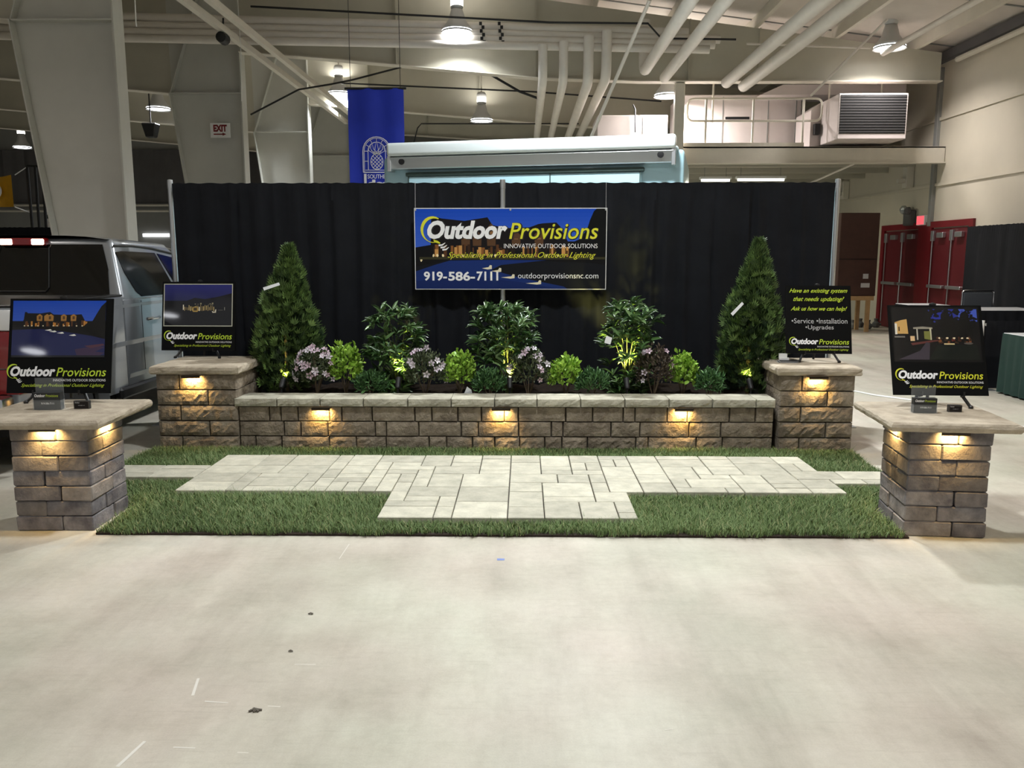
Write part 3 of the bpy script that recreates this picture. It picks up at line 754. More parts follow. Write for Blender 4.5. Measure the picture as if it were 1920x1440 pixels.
# ------------------------------------------------------------------ print helpers
_tc = {}
def text_mesh(s, bold=0.0):
    cu = bpy.data.curves.new('t', 'FONT'); cu.body = s; cu.size = 1; cu.offset = bold; cu.resolution_u = 3
    ob = bpy.data.objects.new('t', cu); COL.objects.link(ob)
    dg = bpy.context.evaluated_depsgraph_get(); me = bpy.data.meshes.new_from_object(ob.evaluated_get(dg))
    V = [v.co.copy() for v in me.vertices]; F = [list(p.vertices) for p in me.polygons]
    bpy.data.objects.remove(ob, do_unlink=True); bpy.data.curves.remove(cu); bpy.data.meshes.remove(me)
    return V, F
class Panel:
    """flat print frame: u right 0..w, v down 0..h measured from the top-left corner, front faces local -Y"""
    def __init__(s, parent, w, h, front=0.0, z0=0.0, x0=None):
        s.p, s.w, s.h, s.front, s.z0 = parent, w, h, front, z0; s.x0 = -w/2 if x0 is None else x0
    def P(s, u, v, lift=0.0): return Vector((s.x0+u, s.front-lift, s.z0+s.h-v))
    def text(s, st, u0, u1, v0, v1, m, bold=0.0, shear=0.0, lift=.0035, ref=None, name='lettering'):
        key = (st, bold)
        if key not in _tc: _tc[key] = text_mesh(st, bold)
        V, F = _tc[key]
        V = [Vector((q.x+shear*q.y, q.y, 0)) for q in V]
        xa, xb = min(q.x for q in V), max(q.x for q in V); ya, yb = min(q.y for q in V), max(q.y for q in V)
        b = MB().add([s.P(u0+(q.x-xa)/(xb-xa)*(u1-u0), v1-(q.y-ya)/(yb-ya)*(v1-v0), lift) for q in V], F)
        return b.build(name, M[m], s.p, local=True, recalc=False)
    def shapes(s, name, lst, m='print', lift0=.0004, dl=.000015):
        b = MB(); l = lift0
        for pts, c in lst:
            b.add([s.P(u, v, l) for u, v in pts], [list(range(len(pts)))], c); l += dl
        return b.build(name, M[m], s.p, local=True, recalc=False)
    def ribbon(s, name, pts, ws, m, lift=.0036):
        b = MB(); vs = []
        for i, (u, v) in enumerate(pts):
            a = pts[max(0, i-1)]; c = pts[min(len(pts)-1, i+1)]; dx, dy = c[0]-a[0], c[1]-a[1]; l = math.hypot(dx, dy) or 1
            nx, ny = -dy/l*ws[i]/2, dx/l*ws[i]/2
            vs += [s.P(u+nx, v+ny, lift), s.P(u-nx, v-ny, lift)]
        b.add(vs, [(2*i, 2*i+1, 2*i+3, 2*i+2) for i in range(len(pts)-1)])
        return b.build(name, M[m], s.p, local=True, recalc=False)
    def logo(s, u, v, W, yel='ink_yellow', shadow=False):
        k = W/1602.0; X = lambda q: u+(q-128)*k; Y = lambda q: v+(q-180)*k
        if shadow:
            s.text('Outdoor', X(188), X(920), Y(203), Y(380), 'ink_black', bold=.07, shear=.22, lift=.0026)
            s.text('Provisions', X(925), X(1738), Y(226), Y(380), 'ink_black', bold=.04, shear=.22, lift=.0026)
            s.text('Specializing in Professional Outdoor Lighting', X(366), X(1716), Y(486), Y(561), 'ink_black', bold=.03, shear=.5, lift=.0026)
        s.text('Outdoor', X(182), X(910), Y(205), Y(372), 'ink_white', bold=.045, shear=.22)
        s.text('Provisions', X(925), X(1730), Y(228), Y(372), yel, bold=.008, shear=.22)
        s.text('INNOVATIVE OUTDOOR SOLUTIONS', X(878), X(1725), Y(413), Y(453), 'ink_white')
        s.text('Specializing in Professional Outdoor Lighting', X(365), X(1710), Y(488), Y(555), yel, bold=.0, shear=.5)
        pts = []; ws = []
        for i in range(17):
            a = R(-62 - i*13.5); pts.append((X(238+104*math.cos(a)), Y(290+112*math.sin(a)))); ws.append((6+22*math.sin(math.pi*min(1, (i+1)/14)))*k)
        pts += [(X(240), Y(388)), (X(272), Y(396)), (X(298), Y(410))]; ws += [26*k, 20*k, 12*k]
        s.ribbon('bulb_outline', pts, ws, yel)
        for q in range(3):
            s.ribbon('bulb_thread', [(X(284+q*17), Y(428+q*20)), (X(318+q*17), Y(424+q*20)), (X(345+q*16), Y(404+q*20))], [16*k, 14*k, 4*k], 'ink_white')
def rect(u0, v0, u1, v1): return [(u0,v0),(u1,v0),(u1,v1),(u0,v1)]
def vgrad(u0, v0, u1, v1, ca, cb, n=10):
    out = []
    for i in range(n):
        t = i/(n-1); out.append((rect(u0, v0+(v1-v0)*i/n, u1, v0+(v1-v0)*(i+1)/n), tuple(a*(1-t)+b*t for a, b in zip(ca, cb))))
    return out
def blob(cx, cy, rx, ry, r, n=12, j=.25): return [(cx+rx*math.cos(6.283*i/n)*(1+r.uniform(-j,j)), cy+ry*math.sin(6.283*i/n)*(1+r.uniform(-j,j))) for i in range(n)]

# picture of the house at dusk, in unit square coordinates (u,v in 0..1)
def dusk_house(W, H, tall=False):
    r = random.Random(12); S = []
    S += vgrad(0, 0, 1, .52, sRGB(22,74,190), sRGB(58,98,205), 10)
    if tall:
        S += [(rect(0,.36,1,1), sRGB(12,13,18))]
        S += [([(.13,.20),(.15,.20),(.16,.22),(.30,.225),(.40,.20),(.44,.245),(.55,.25),(.70,.245),(.74,.24),(.77,.33),(.80,.42),(.10,.42),(.12,.33)], sRGB(16,15,20))]
        for q in (.29, .37, .41, .55, .655): S += [([(q-.03,.36),(q-.032,.27),(q,.235),(q+.03,.27),(q+.027,.36)], sRGB(172,124,62))]
        for q in (.29, .40, .55, .655): S += [(rect(q-.012,.275,q+.012,.33), sRGB(90,64,40))]
        for i in range(26):
            q = r.uniform(.12,.8); S += [(rect(q, r.uniform(.35,.41), q+r.uniform(.012,.03), .455), r.choice([sRGB(150,96,40), sRGB(196,132,60), sRGB(96,58,30), sRGB(58,36,24)]))]
        for q in (.13,.17,.21,.275,.33,.44,.48,.555,.61,.69,.75): S += [(blob(q,.445,.008,.011,r,8), sRGB(246,232,190))]
        S += [([(1,.02),(1,.6),(.72,.52),(.80,.40),(.86,.36),(.90,.24),(.95,.1)], sRGB(9,11,14))]
        S += [([(0,.52),(.30,.50),(.55,.54),(.85,.62),(1,.68),(1,1),(0,1)], sRGB(28,34,84))]
        S += [([(.30,.50),(.55,.545),(1,.66),(1,.54),(.7,.48)], sRGB(12,13,16))]
        S += [([(.68,.86),(.90,.80),(1,.82),(.9,.90),(1,.92),(.92,1),(.7,.96)], sRGB(62,44,74)), ([(.78,.80),(.98,.76),(1,.79),(.85,.84)], sRGB(84,50,64))]
        S += [(rect(0,.965,1,1), sRGB(14,15,26))]
        for q, z in ((.40,.515),(.45,.54),(.53,.565),(.66,.605)): S += [([(q-.05,z+.008),(q+.01,z-.012),(q+.03,z+.012),(q,z+.02)], sRGB(240,240,230))]
    else:
        S += [([(0,.48),(.1,.44),(.2,.42),(1,.40),(1,1),(0,1)], sRGB(13,13,16))]
        S += [([(.08,.52),(.085,.13),(.11,.10),(.14,.12),(.26,.15),(.38,.105),(.405,.20),(.47,.24),(.60,.23),(.645,.19),(.67,.18),(.74,.17),(.76,.22),(.80,.40),(.82,.52)], sRGB(22,18,20))]
        for q, a in ((.265,.27),(.325,.27),(.40,.18),(.53,.27),(.65,.26)): S += [([(q-.022,.46),(q-.024,a+.06),(q,a),(q+.024,a+.06),(q+.022,.46)], sRGB(92,64,42)), (rect(q-.010,a+.10,q+.010,.38), sRGB(142,102,62))]
        for i in range(60):
            q = r.uniform(.09,.80); z = r.uniform(.44,.52); S += [(rect(q, z, q+r.uniform(.006,.02), .57+r.uniform(0,.04)), r.choice([sRGB(138,88,44), sRGB(204,150,84), sRGB(92,58,32), sRGB(60,38,24), sRGB(40,27,20), sRGB(34,24,20)]))]
        for q in (.095,.115,.145,.25,.30,.40,.42,.55,.69,.75,.03): S += [(blob(q,.58 if q > .05 else .64,.006,.018,r,8), sRGB(250,230,180))]
        S += [(rect(.02,.60,1,.63), sRGB(58,56,36))]
        S += [([(1,.0),(1,.55),(.86,.5),(.80,.44),(.86,.38),(.90,.26),(.915,.14),(.935,.03),(.95,0)], sRGB(10,12,14))]
        S += [([(0,.72),(.1,.68),(.16,.64),(.35,.635),(.60,.64),(.75,.66),(.90,.67),(1,.70),(1,1),(0,1)], sRGB(18,20,26))]
        S += [([(0,.78),(.10,.70),(.18,.645),(.42,.635),(.69,.64),(.45,.70),(.40,.76),(.55,.86),(.78,.97),(.80,1),(0,1)], sRGB(24,48,112))]
        S += [([(0,.9),(.3,.84),(.6,.93),(.75,1),(0,1)], sRGB(20,40,98))]
        for q, z, l in ((.38,.735,.03),(.43,.77,.03),(.50,.85,.05),(.64,.925,.06)): S += [([(q-l,z+.006),(q+.005,z-.008),(q+.012,z-.035),(q+.022,z-.03),(q+.022,z+.015),(q,z+.022)], sRGB(238,228,196))]
    return [([(u*W, v*H) for u, v in pts], c) for pts, c in S]

# ------------------------------------------------------------------ hanging sign
a, b = PY(776,390,DY-.16), PY(1136,543,DY-.16); BW, BH = b.x-a.x, a.z-b.z
hs = thing('hanging_sign', 'wide blue hanging sign with house picture on the black backdrop', 'sign', ((a.x+b.x)/2, DY-.16, b.z), R(-.3))
MB().box(-BW/2, BW/2, 0, .006, 0, BH).build('board', M['white_flat'], hs, local=True)
k_ = BW/1743
Pn = Panel(hs, BW, BH)
e = 7*k_
Pi = Panel(hs, BW-2*e, BH-2*e, 0, e)
Pi.shapes('printed_picture', dusk_house(BW-2*e, BH-2*e))
Pn.logo(63*k_, 85*k_, 1602*k_, shadow=True)
for st_, q0, q1 in (('919-', 80, 292), ('586-', 304, 548), ('7111', 563, 760)): Pn.text(st_, q0*k_, q1*k_, 568*k_, 652*k_, 'ink_white', bold=.03)
Pn.text('outdoorprovisionsnc.com', 940*k_, 1672*k_, 580*k_, 646*k_, 'ink_white')
for u in (12*k_, BW/2, BW-12*k_):
    MB().lathe([(.009,0),(.009,-.003),(.004,-.004)], Pn.P(u, 16*k_, .001), 10, 'y').build('grommet', M['alu'], hs, local=True)
for u in (12*k_, BW-12*k_):
    p = Pn.P(u, 14*k_, .002); MB().tube([p, (p.x, .02, DTOP-b.z+.02)], .0018, 5).build('hanging_string', M['ink_grey'], hs, local=True)

# ------------------------------------------------------------------ sign boards on small easels
def easel_sign(x, y, ztop, rz, tilt, w, h, lift, content, lab_s, lab_e):
    """table easel + board; (x, y) is the middle of the board's lower edge, facing -Y when rz = 0"""
    e = thing('table_easel', lab_e, 'easel', (x, y, ztop), rz)
    ct, st = math.cos(tilt), math.sin(tilt)
    up = lambda q, o=0.0: Vector((0, o*ct + q*st, lift+q*ct - o*st))      # q along the board, o behind it
    for s in (-1, 1):
        top = up(h*.8, .02); b = MB()
        foot = Vector((s*w*.30, -lift*.35, .006))
        b.tube([Vector((s*.04, top.y, top.z)), Vector((s*w*.24, up(0, .02).y, up(0, .02).z)), foot], .010, 8)
        lg = b.build('leg', M['black_plastic'], e, local=True)
        MB().lathe([(.0,-.006),(.013,-.006),(.014,.006),(.006,.014)], foot, 10).build('rubber_foot', M['black_plastic'], lg, local=True)
        MB().tube([up(.0, .012)+Vector((s*w*.22,0,-.004)), up(.0, -.03)+Vector((s*w*.22,0,-.008)), up(.022, -.032)+Vector((s*w*.22,0,-.006))], .006, 6).build('hook', M['black_plastic'], e, local=True)
    top = up(h*.8, .02); foot = Vector((.0, top.y+.02, .006))
    MB().tube([top, Vector((.01, top.y+.015, .12)), foot], .010, 8).build('leg', M['black_plastic'], e, local=True)
    MB().tube([up(h*.35, .02)+Vector((-w*.12,0,0)), up(h*.35, .02)+Vector((w*.12,0,0))], .006, 6).build('brace', M['black_plastic'], e, local=True)
    MB().lathe([(.0,.02),(.02,.012),(.022,-.02)], up(h+.004, .02), 10).build('head', M['black_plastic'], e, local=True)
    s = thing('sign_board', lab_s, 'sign', (x, y, ztop), rz)
    bd = bpy.data.objects.new('panel_hinge', None)
    bpy.data.objects.remove(bd)
    T = Matrix.Translation((0, 0, lift)) @ Matrix.Rotation(-tilt, 4, 'X')
    s.matrix_basis = Matrix.Translation((x, y, ztop)) @ Matrix.Rotation(rz, 4, 'Z') @ T
    MB().box(-w/2, w/2, 0, .008, 0, h).build('board', M['board_black'], s, local=True)
    content(Panel(s, w, h), s)
    return s
def frame_px(cell_w, cell_h, p):        # map normalised board coordinates
    return lambda u, v: (u*p.w, v*p.h)
def sign_nearleft(p, s):
    q = Panel(s, p.w*.90, p.h*.60, 0, p.h*(1-.022-.60), -p.w/2+p.w*.03)
    q.shapes('printed_picture', dusk_house(q.w, q.h, True), 'print_gloss')
    p.logo(p.w*.0, p.h*.70, p.w*.955, 'ink_green')
def sign_farleft(p, s):
    q = Panel(s, p.w*.94, p.h*.62, 0, p.h*(1-.03-.62), -p.w/2+p.w*.02)
    r = random.Random(2)
    S = [(rect(0,0,1,1), sRGB(196,196,178))]
    S += vgrad(.012,.02,.988,.42, sRGB(40,44,118), sRGB(34,38,84), 8)
    S += [(rect(.012,.40,.988,.98), sRGB(20,21,26))]
    S += [([(.3,.42),(.45,.33),(.6,.36),(.8,.30),(.988,.22),(.988,.5),(.3,.5)], sRGB(20,20,28))]
    for i in range(22):
        t = .28+i*.021; hh = r.uniform(.03,.11); S += [(rect(t, .60-hh, t+r.uniform(.006,.014), .61+r.uniform(0,.03)), r.choice([sRGB(240,232,206), sRGB(206,182,120), sRGB(150,130,84)]))]
    S += [([(.41,.62),(.42,.55),(.46,.53),(.50,.55),(.51,.62),(.49,.66),(.43,.66)], sRGB(180,150,80)), (rect(.435,.56,.485,.63), sRGB(70,56,34))]
    for t in (.45,.49,.53,.67,.70): S += [(rect(t,.46+r.uniform(-.02,.02),t+.02,.485), sRGB(150,142,110))]
    S += [([(.63,.52),(.675,.45),(.72,.52),(.715,.525),(.675,.462),(.635,.525)], sRGB(120,114,92))]
    S += [([(.70,.64),(.74,.66),(.75,.60),(.765,.60),(.76,.68),(.71,.68)], sRGB(220,212,190)), (rect(.79,.615,.86,.622), sRGB(120,118,110)), (rect(.88,.55,.888,.62), sRGB(150,148,140))]
    q.shapes('printed_picture', [([(u*q.w, v*q.h) for u, v in pts], c) for pts, c in S], 'print_gloss')
    p.logo(p.w*.035, p.h*.72, p.w*.925, 'ink_green')
def sign_farright(p, s):
    T = lambda st, u0, u1, v0, v1, m, **k: p.text(st, u0*p.w, u1*p.w, v0*p.h, v1*p.h, m, **k)
    T('Have an existing system', .06, .95, .045, .125, 'ink_green', bold=.012, shear=.5)
    T('that needs updating?', .12, .90, .165, .25, 'ink_green', bold=.012, shear=.5)
    T('Ask us how we can help!', .08, .94, .31, .39, 'ink_green', bold=.012, shear=.5)
    T('\u2022Service', .09, .43, .485, .56, 'ink_grey', bold=.004); T('\u2022Installation', .47, .94, .485, .56, 'ink_grey', bold=.004)
    T('\u2022Upgrades', .30, .73, .585, .665, 'ink_grey', bold=.004)
    p.logo(p.w*.05, p.h*.765, p.w*.91, 'ink_green')
def sign_nearright(p, s):
    q = Panel(s, p.w*.93, p.h*.61, 0, p.h*(1-.025-.61), -p.w/2+p.w*.035); r = random.Random(31)
    S = [(rect(0,0,1,1), sRGB(12,13,16))]
    S += [(rect(.45,.03,.98,.22), sRGB(40,52,150)), (rect(.75,.03,.98,.26), sRGB(70,92,190))]
    for i in range(46): S += [(blob(r.uniform(.42,.98), r.uniform(.0,.32), r.uniform(.02,.06), r.uniform(.02,.07), r, 9, .4), sRGB(11,13,17))]
    for i in range(18): S += [(blob(r.uniform(.42,.92), r.uniform(.05,.30), .012, .016, r, 7, .4), sRGB(44,56,140))]
    S += [([(.55,.62),(.57,.12),(.62,.05),(.66,.2),(.70,.1),(.73,.4),(.80,.10),(.86,.05),(.90,.25),(.92,.5),(.9,.62)], sRGB(10,11,13))]
    S += [([(.03,.28),(.10,.24),(.17,.22),(.18,.49),(.05,.49)], sRGB(206,164,96)), (rect(.03,.30,.055,.5), sRGB(235,230,214)), (rect(.07,.36,.085,.44), sRGB(60,40,26)), (rect(.02,.53,.14,.56), sRGB(120,116,108))]
    S += [([(.24,.37),(.35,.355),(.46,.37),(.46,.40),(.24,.40)], sRGB(150,144,128)), (rect(.275,.40,.29,.60), sRGB(190,184,168)), (rect(.425,.38,.445,.60), sRGB(196,190,160)), ([(.36,.44),(.43,.44),(.43,.60),(.36,.58)], sRGB(122,124,62))]
    S += [(rect(.20,.53,.25,.62), sRGB(226,190,140)), ([(.20,.66),(.48,.60),(.52,.60),(.52,.62),(.22,.70)], sRGB(96,50,46))]
    for i in range(30): t = r.uniform(.50,.90); S += [(blob(t, r.uniform(.55,.66), r.uniform(.01,.02), r.uniform(.01,.03), r, 7, .3), r.choice([sRGB(96,36,28), sRGB(70,40,26), sRGB(120,70,40), sRGB(50,36,24)]))]
    for t in (.53,.62,.70,.79,.85): S += [(blob(t,.565,.014,.016,r,8), sRGB(240,220,180))]
    S += [(rect(.58,.66,.70,.685), sRGB(214,190,140)), ([(.50,.70),(.95,.68),(.98,.96),(.40,.96)], sRGB(15,22,20)), ([(.05,.96),(.30,.80),(.38,.64),(.42,.66),(.40,.96)], sRGB(62,56,66)), (blob(.86,.66,.05,.02,r,8), sRGB(90,84,80))]
    q.shapes('printed_picture', [([(u*q.w, v*q.h) for u, v in pts], c) for pts, c in S], 'print_gloss')
    p.logo(p.w*.035, p.h*.715, p.w*.92, 'ink_yellow')
def sign_from_px(ul, ur, vb, Y, ztop, **k):
    a, b = PY(ul, vb, Y), PY(ur, vb, Y); return (a.x+b.x)/2, b.x-a.x, a.z-ztop
YA = PZ(178,757,NTOP).y+.03
x, w, lf = sign_from_px(13, 206, 737, YA, NTOP)
easel_sign(x, YA, NTOP, R(1), R(13), w, w*.92, lf, sign_nearleft, 'black sign board with blue dusk house picture on the left front pillar', 'black table easel under the sign on the left front pillar')
YA = PZ(1818,766,NTOP).y+.03
x, w, lf = sign_from_px(1677, 1852, 741, YA, NTOP)
easel_sign(x, YA, NTOP, R(-3), R(20), w, w*1.01, lf, sign_nearright, 'black sign board with dark night garden picture on the right front pillar', 'black table easel under the sign on the right front pillar')
YA = PZ(415,672,FTOP).y+.03
x, w, lf = sign_from_px(302, 441, 657, YA, FTOP)
easel_sign(x, YA, FTOP, R(-1.35), R(10.3), w, w*.925, lf, sign_farleft, 'black sign board with framed night picture on the pillar left of the wall', 'black table easel on the pillar left of the planter wall')
YA = PZ(1567,680,FTOP).y+.03
x, w, lf = sign_from_px(1475, 1596, 663, YA, FTOP)
easel_sign(x, YA, FTOP, R(-4), R(15), w, w*1.08, lf, sign_farright, 'black text-only sign board listing service, installation and upgrades', 'black table easel on the pillar right of the planter wall')

# ------------------------------------------------------------------ card holders and card boxes on the front pillars
M['acrylic'] = mat('acrylic', (.8,.85,.86), .08, alpha=.09, spec=.5)
M['card_dark'] = mat('card_dark', sRGB(34,36,38), .5)
def card_holder(u, v, w, rz, lab1, lab2, lab3, u2, v2):
    p = PZ(u, v, NTOP); t = thing('card_holder', lab1, 'card holder', p, rz)
    h = w*.62; Hh = w*1.15
    MB().box(-w/2, w/2, .026, .029, 0, Hh).build('back_plate', M['acrylic'], t, local=True)
    MB().box(-w/2, w/2, -.020, -.017, 0, h*.55).build('front_lip', M['acrylic'], t, local=True)
    MB().box(-w/2, w/2, -.020, .029, 0, .003).build('bottom_plate', M['acrylic'], t, local=True)
    for s in (-1, 1): MB().box(s*w/2-.0015, s*w/2+.0015, -.020, .029, 0, h*.6).build('side_plate', M['acrylic'], t, local=True)
    c = thing('card_stack', lab2, 'cards', (p.x, p.y, NTOP+.0035), rz)
    MB().box(-w/2+.004, w/2-.004, -.0165, .025, 0, h).build('cards', M['card_dark'], c, local=True)
    q = Panel(c, w-.008, h, -.0165, 0)
    q.text('Outdoor', q.w*.05, q.w*.45, h*.08, h*.26, 'ink_white', bold=.03, shear=.2, lift=.0004); q.text('Provisions', q.w*.47, q.w*.93, h*.10, h*.26, 'ink_green', shear=.2, lift=.0004)
    q.shapes('stripe', [(rect(0, h*.44, q.w, h*.47), sRGB(120,122,122))], lift0=.0003)
    q.text('919-586-7111', q.w*.28, q.w*.76, h*.58, h*.70, 'ink_white', bold=.01, lift=.0004)
    p2 = PZ(u2, v2, NTOP); b = thing('card_box', lab3, 'card box', p2, rz)
    w2 = w*.55; MB().box(-w2/2, w2/2, 0, .028, 0, w2*.55).build('box', M['card_dark'], b, local=True, bevel=.001)
    q = Panel(b, w2, w2*.55, 0, 0); q.shapes('border', [(rect(.002,.002,w2-.002,w2*.55-.002), sRGB(120,112,104)), (rect(.0035,.0035,w2-.0035,w2*.55-.0035), sRGB(34,30,30))], lift0=.0003)
    q.text('Outdoor', w2*.1, w2*.4, w2*.07, w2*.15, 'ink_white', lift=.0008); q.text('919-586-7111', w2*.3, w2*.72, w2*.27, w2*.33, 'ink_grey', lift=.0008)
card_holder(92, 768, .162, R(4), 'clear card holder on the left front pillar cap', 'dark business cards in the holder on the left front pillar', 'small dark card box beside the holder on the left front pillar', 153, 767)
card_holder(1732, 774, .135, R(-5), 'clear card holder on the right front pillar cap', 'dark business cards in the holder on the right front pillar', 'small dark card box beside the holder on the right front pillar', 1791, 773)
# papers beside the right far sign
p = PZ(1470, 679, FTOP); t = thing('leaflet_pile', 'flat pile of dark leaflets beside the text-only sign', 'leaflets', p, R(-8))
for i in range(4): MB().box(-.055+.006*i, .10+.004*i, -.05, .04, .004*i, .004*i+.003).build('leaflet', M['card_dark'] if i % 2 else M['ink_grey'], t, local=True)
p = PZ(1467, 674, FTOP+.018); t = thing('white_box', 'small white box standing beside the text-only sign', 'box', (p.x, p.y, FTOP+.0162), R(-6))
MB().box(-.03,.035,-.012,.012,0,.052).build('carton', M['white_flat'], t, local=True); MB().box(-.03,.05,-.02,.012,0,.018).build('tray', M['white_flat'], t, local=True)
# ------------------------------------------------------------------ planting bed
BEDZ = WTOP-.05
bed = MB(); nx, ny = 60, 10
vs = []
by0, by1 = WY+.235, DY-.12; bx0, bx1 = WX0+.02, WX1-.02
for j in range(ny+1):
    for i in range(nx+1):
        vs.append((bx0+(bx1-bx0)*i/nx, by0+(by1-by0)*j/ny, BEDZ+rnd.uniform(-.02,.015)))
fs = [(j*(nx+1)+i, j*(nx+1)+i+1, (j+1)*(nx+1)+i+1, (j+1)*(nx+1)+i) for j in range(ny) for i in range(nx)]
bed.add(vs, fs)
bed.box(bx0, bx1, by0, by1, .0, BEDZ-.03)
tag(bed.build('mulch_bed', M['soil']), 'dark mulch filling the raised bed behind the stone wall', 'mulch', kind='stuff')

LEAF_V = np.array([(0,0,0),(.3,.5,.12),(.3,0,0),(.3,-.5,.12),(.7,.4,.08),(.7,0,-.05),(.7,-.4,.08),(1,0,-.14)], float)
LEAF_F = np.array([(0,2,1),(0,3,2),(2,5,4),(2,4,1),(3,6,5),(3,5,2),(5,7,4),(6,7,5)])
def fan_template(n=5, spread=84, w=.15):
    V = []; F = []
    for i in range(n):
        a = R(-spread/2+spread*i/(n-1)); l = 1-.25*abs(i-(n-1)/2)/((n-1)/2); d = np.array([math.cos(a), math.sin(a), 0]); p = np.array([-d[1], d[0], 0])
        b = len(V); V += [d*.05, d*l*.55+p*w*.5+np.array([0,0,.03]), d*l, d*l*.55-p*w*.5+np.array([0,0,.03])]; F += [(b,b+1,b+2),(b,b+2,b+3)]
    return np.array(V), np.array(F)
FAN_V, FAN_F = fan_template()
def frames(D, Nh):
    D = D/np.linalg.norm(D, axis=1, keepdims=True); Y = np.cross(Nh, D); ln = np.linalg.norm(Y, axis=1, keepdims=True); ln[ln < 1e-6] = 1; Y /= ln; Z = np.cross(D, Y)
    return D, Y, Z
def scatter(TV, TF, pos, D, Nh, L_, W_, cols, name, m):
    D, Y, Z = frames(D, Nh); k = len(TV); n = len(pos)
    V = pos[:, None, :] + TV[None, :, 0:1]*L_[:, None, None]*D[:, None, :] + TV[None, :, 1:2]*W_[:, None, None]*Y[:, None, :] + TV[None, :, 2:3]*L_[:, None, None]*Z[:, None, :]
    F = (TF[None]+ (np.arange(n)*k)[:, None, None]).reshape(-1, 3)
    return mesh_np(name, V.reshape(-1, 3), F, np.repeat(cols, len(TF), 0), m)
def lerp(c1, c2, t): return np.array(c1)*(1-t)+np.array(c2)*t
M['foliage'] = mat('foliage', (1,1,1), .5, vcol=True, spec=.4)
M['foliage_gloss'] = mat('foliage_gloss', (1,1,1), .32, vcol=True, spec=.55)
M['bark'] = mat('bark', sRGB(88,74,54), .85, var=.2, nscale=40)
M['stem_green'] = mat('stem_green', sRGB(96,104,58), .7)
M['tag_white'] = mat('tag_white', sRGB(232,234,236), .4)
def stuff(o, label=None): o['kind'] = 'stuff'; return o

# ---- conical arborvitae
def arborvitae(u, vtop, vbase, wl, wr, Y, label, seed, tag_px, lean=0.0):
    rs = np.random.RandomState(seed)
    top, base = PY(u, vtop, Y), PY(u, vbase, Y); h = top.z-BEDZ; cx = PY((wl+wr)/2, vbase-60, Y).x; rad = (PY(wr, vbase-60, Y).x-PY(wl, vbase-60, Y).x)/2
    t = thing('conical_evergreen', label, 'evergreen', (cx, Y, BEDZ), 0, 'conical evergreens at the bed ends')
    MB().tube([(0,0,-.05),(0,0,h*.5),(top.x-cx,0,h*.8)], [.016,.010,.003], 8).build('trunk', M['bark'], t, local=True)
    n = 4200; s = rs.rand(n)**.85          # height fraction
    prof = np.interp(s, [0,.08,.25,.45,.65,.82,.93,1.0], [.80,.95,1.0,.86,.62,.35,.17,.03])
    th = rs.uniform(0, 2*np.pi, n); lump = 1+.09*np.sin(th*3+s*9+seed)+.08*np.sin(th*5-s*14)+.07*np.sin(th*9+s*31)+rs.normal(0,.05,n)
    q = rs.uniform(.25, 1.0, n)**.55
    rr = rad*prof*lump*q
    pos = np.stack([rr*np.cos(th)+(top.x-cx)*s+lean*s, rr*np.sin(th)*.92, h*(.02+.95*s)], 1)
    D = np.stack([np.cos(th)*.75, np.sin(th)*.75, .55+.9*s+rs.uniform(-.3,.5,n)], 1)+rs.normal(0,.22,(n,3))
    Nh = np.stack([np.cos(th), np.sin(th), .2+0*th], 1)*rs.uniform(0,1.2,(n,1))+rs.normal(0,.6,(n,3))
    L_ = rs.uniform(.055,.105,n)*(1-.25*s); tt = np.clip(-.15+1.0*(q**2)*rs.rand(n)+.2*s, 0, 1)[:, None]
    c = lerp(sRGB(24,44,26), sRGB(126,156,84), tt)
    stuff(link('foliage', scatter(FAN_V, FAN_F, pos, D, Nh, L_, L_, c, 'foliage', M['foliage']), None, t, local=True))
    (a0, b0), (a1, b1) = tag_px; p0, p1 = PY(a0, b0, Y-rad-.02), PY(a1, b1, Y-rad*.9); d = (p1-p0).normalized(); nn = Vector((-d.z, 0, d.x))*.014
    o = Vector((cx, Y, BEDZ))
    MB().hexa([p0-o-nn, p1-o-nn*.9, p1-o-nn*.9+Vector((0,.001,0)), p0-o-nn+Vector((0,.001,0))], [p0-o+nn, p1-o+nn*.9, p1-o+nn*.9+Vector((0,.001,0)), p0-o+nn+Vector((0,.001,0))]).build('nursery_tag', M['tag_white'], t, local=True)
    return t
PYD = WY+.62
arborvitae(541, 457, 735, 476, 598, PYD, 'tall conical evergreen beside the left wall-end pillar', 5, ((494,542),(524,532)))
arborvitae(1424, 446, 735, 1346, 1460, PYD, 'tall conical evergreen beside the right wall-end pillar', 6, ((1372,590),(1393,568)))

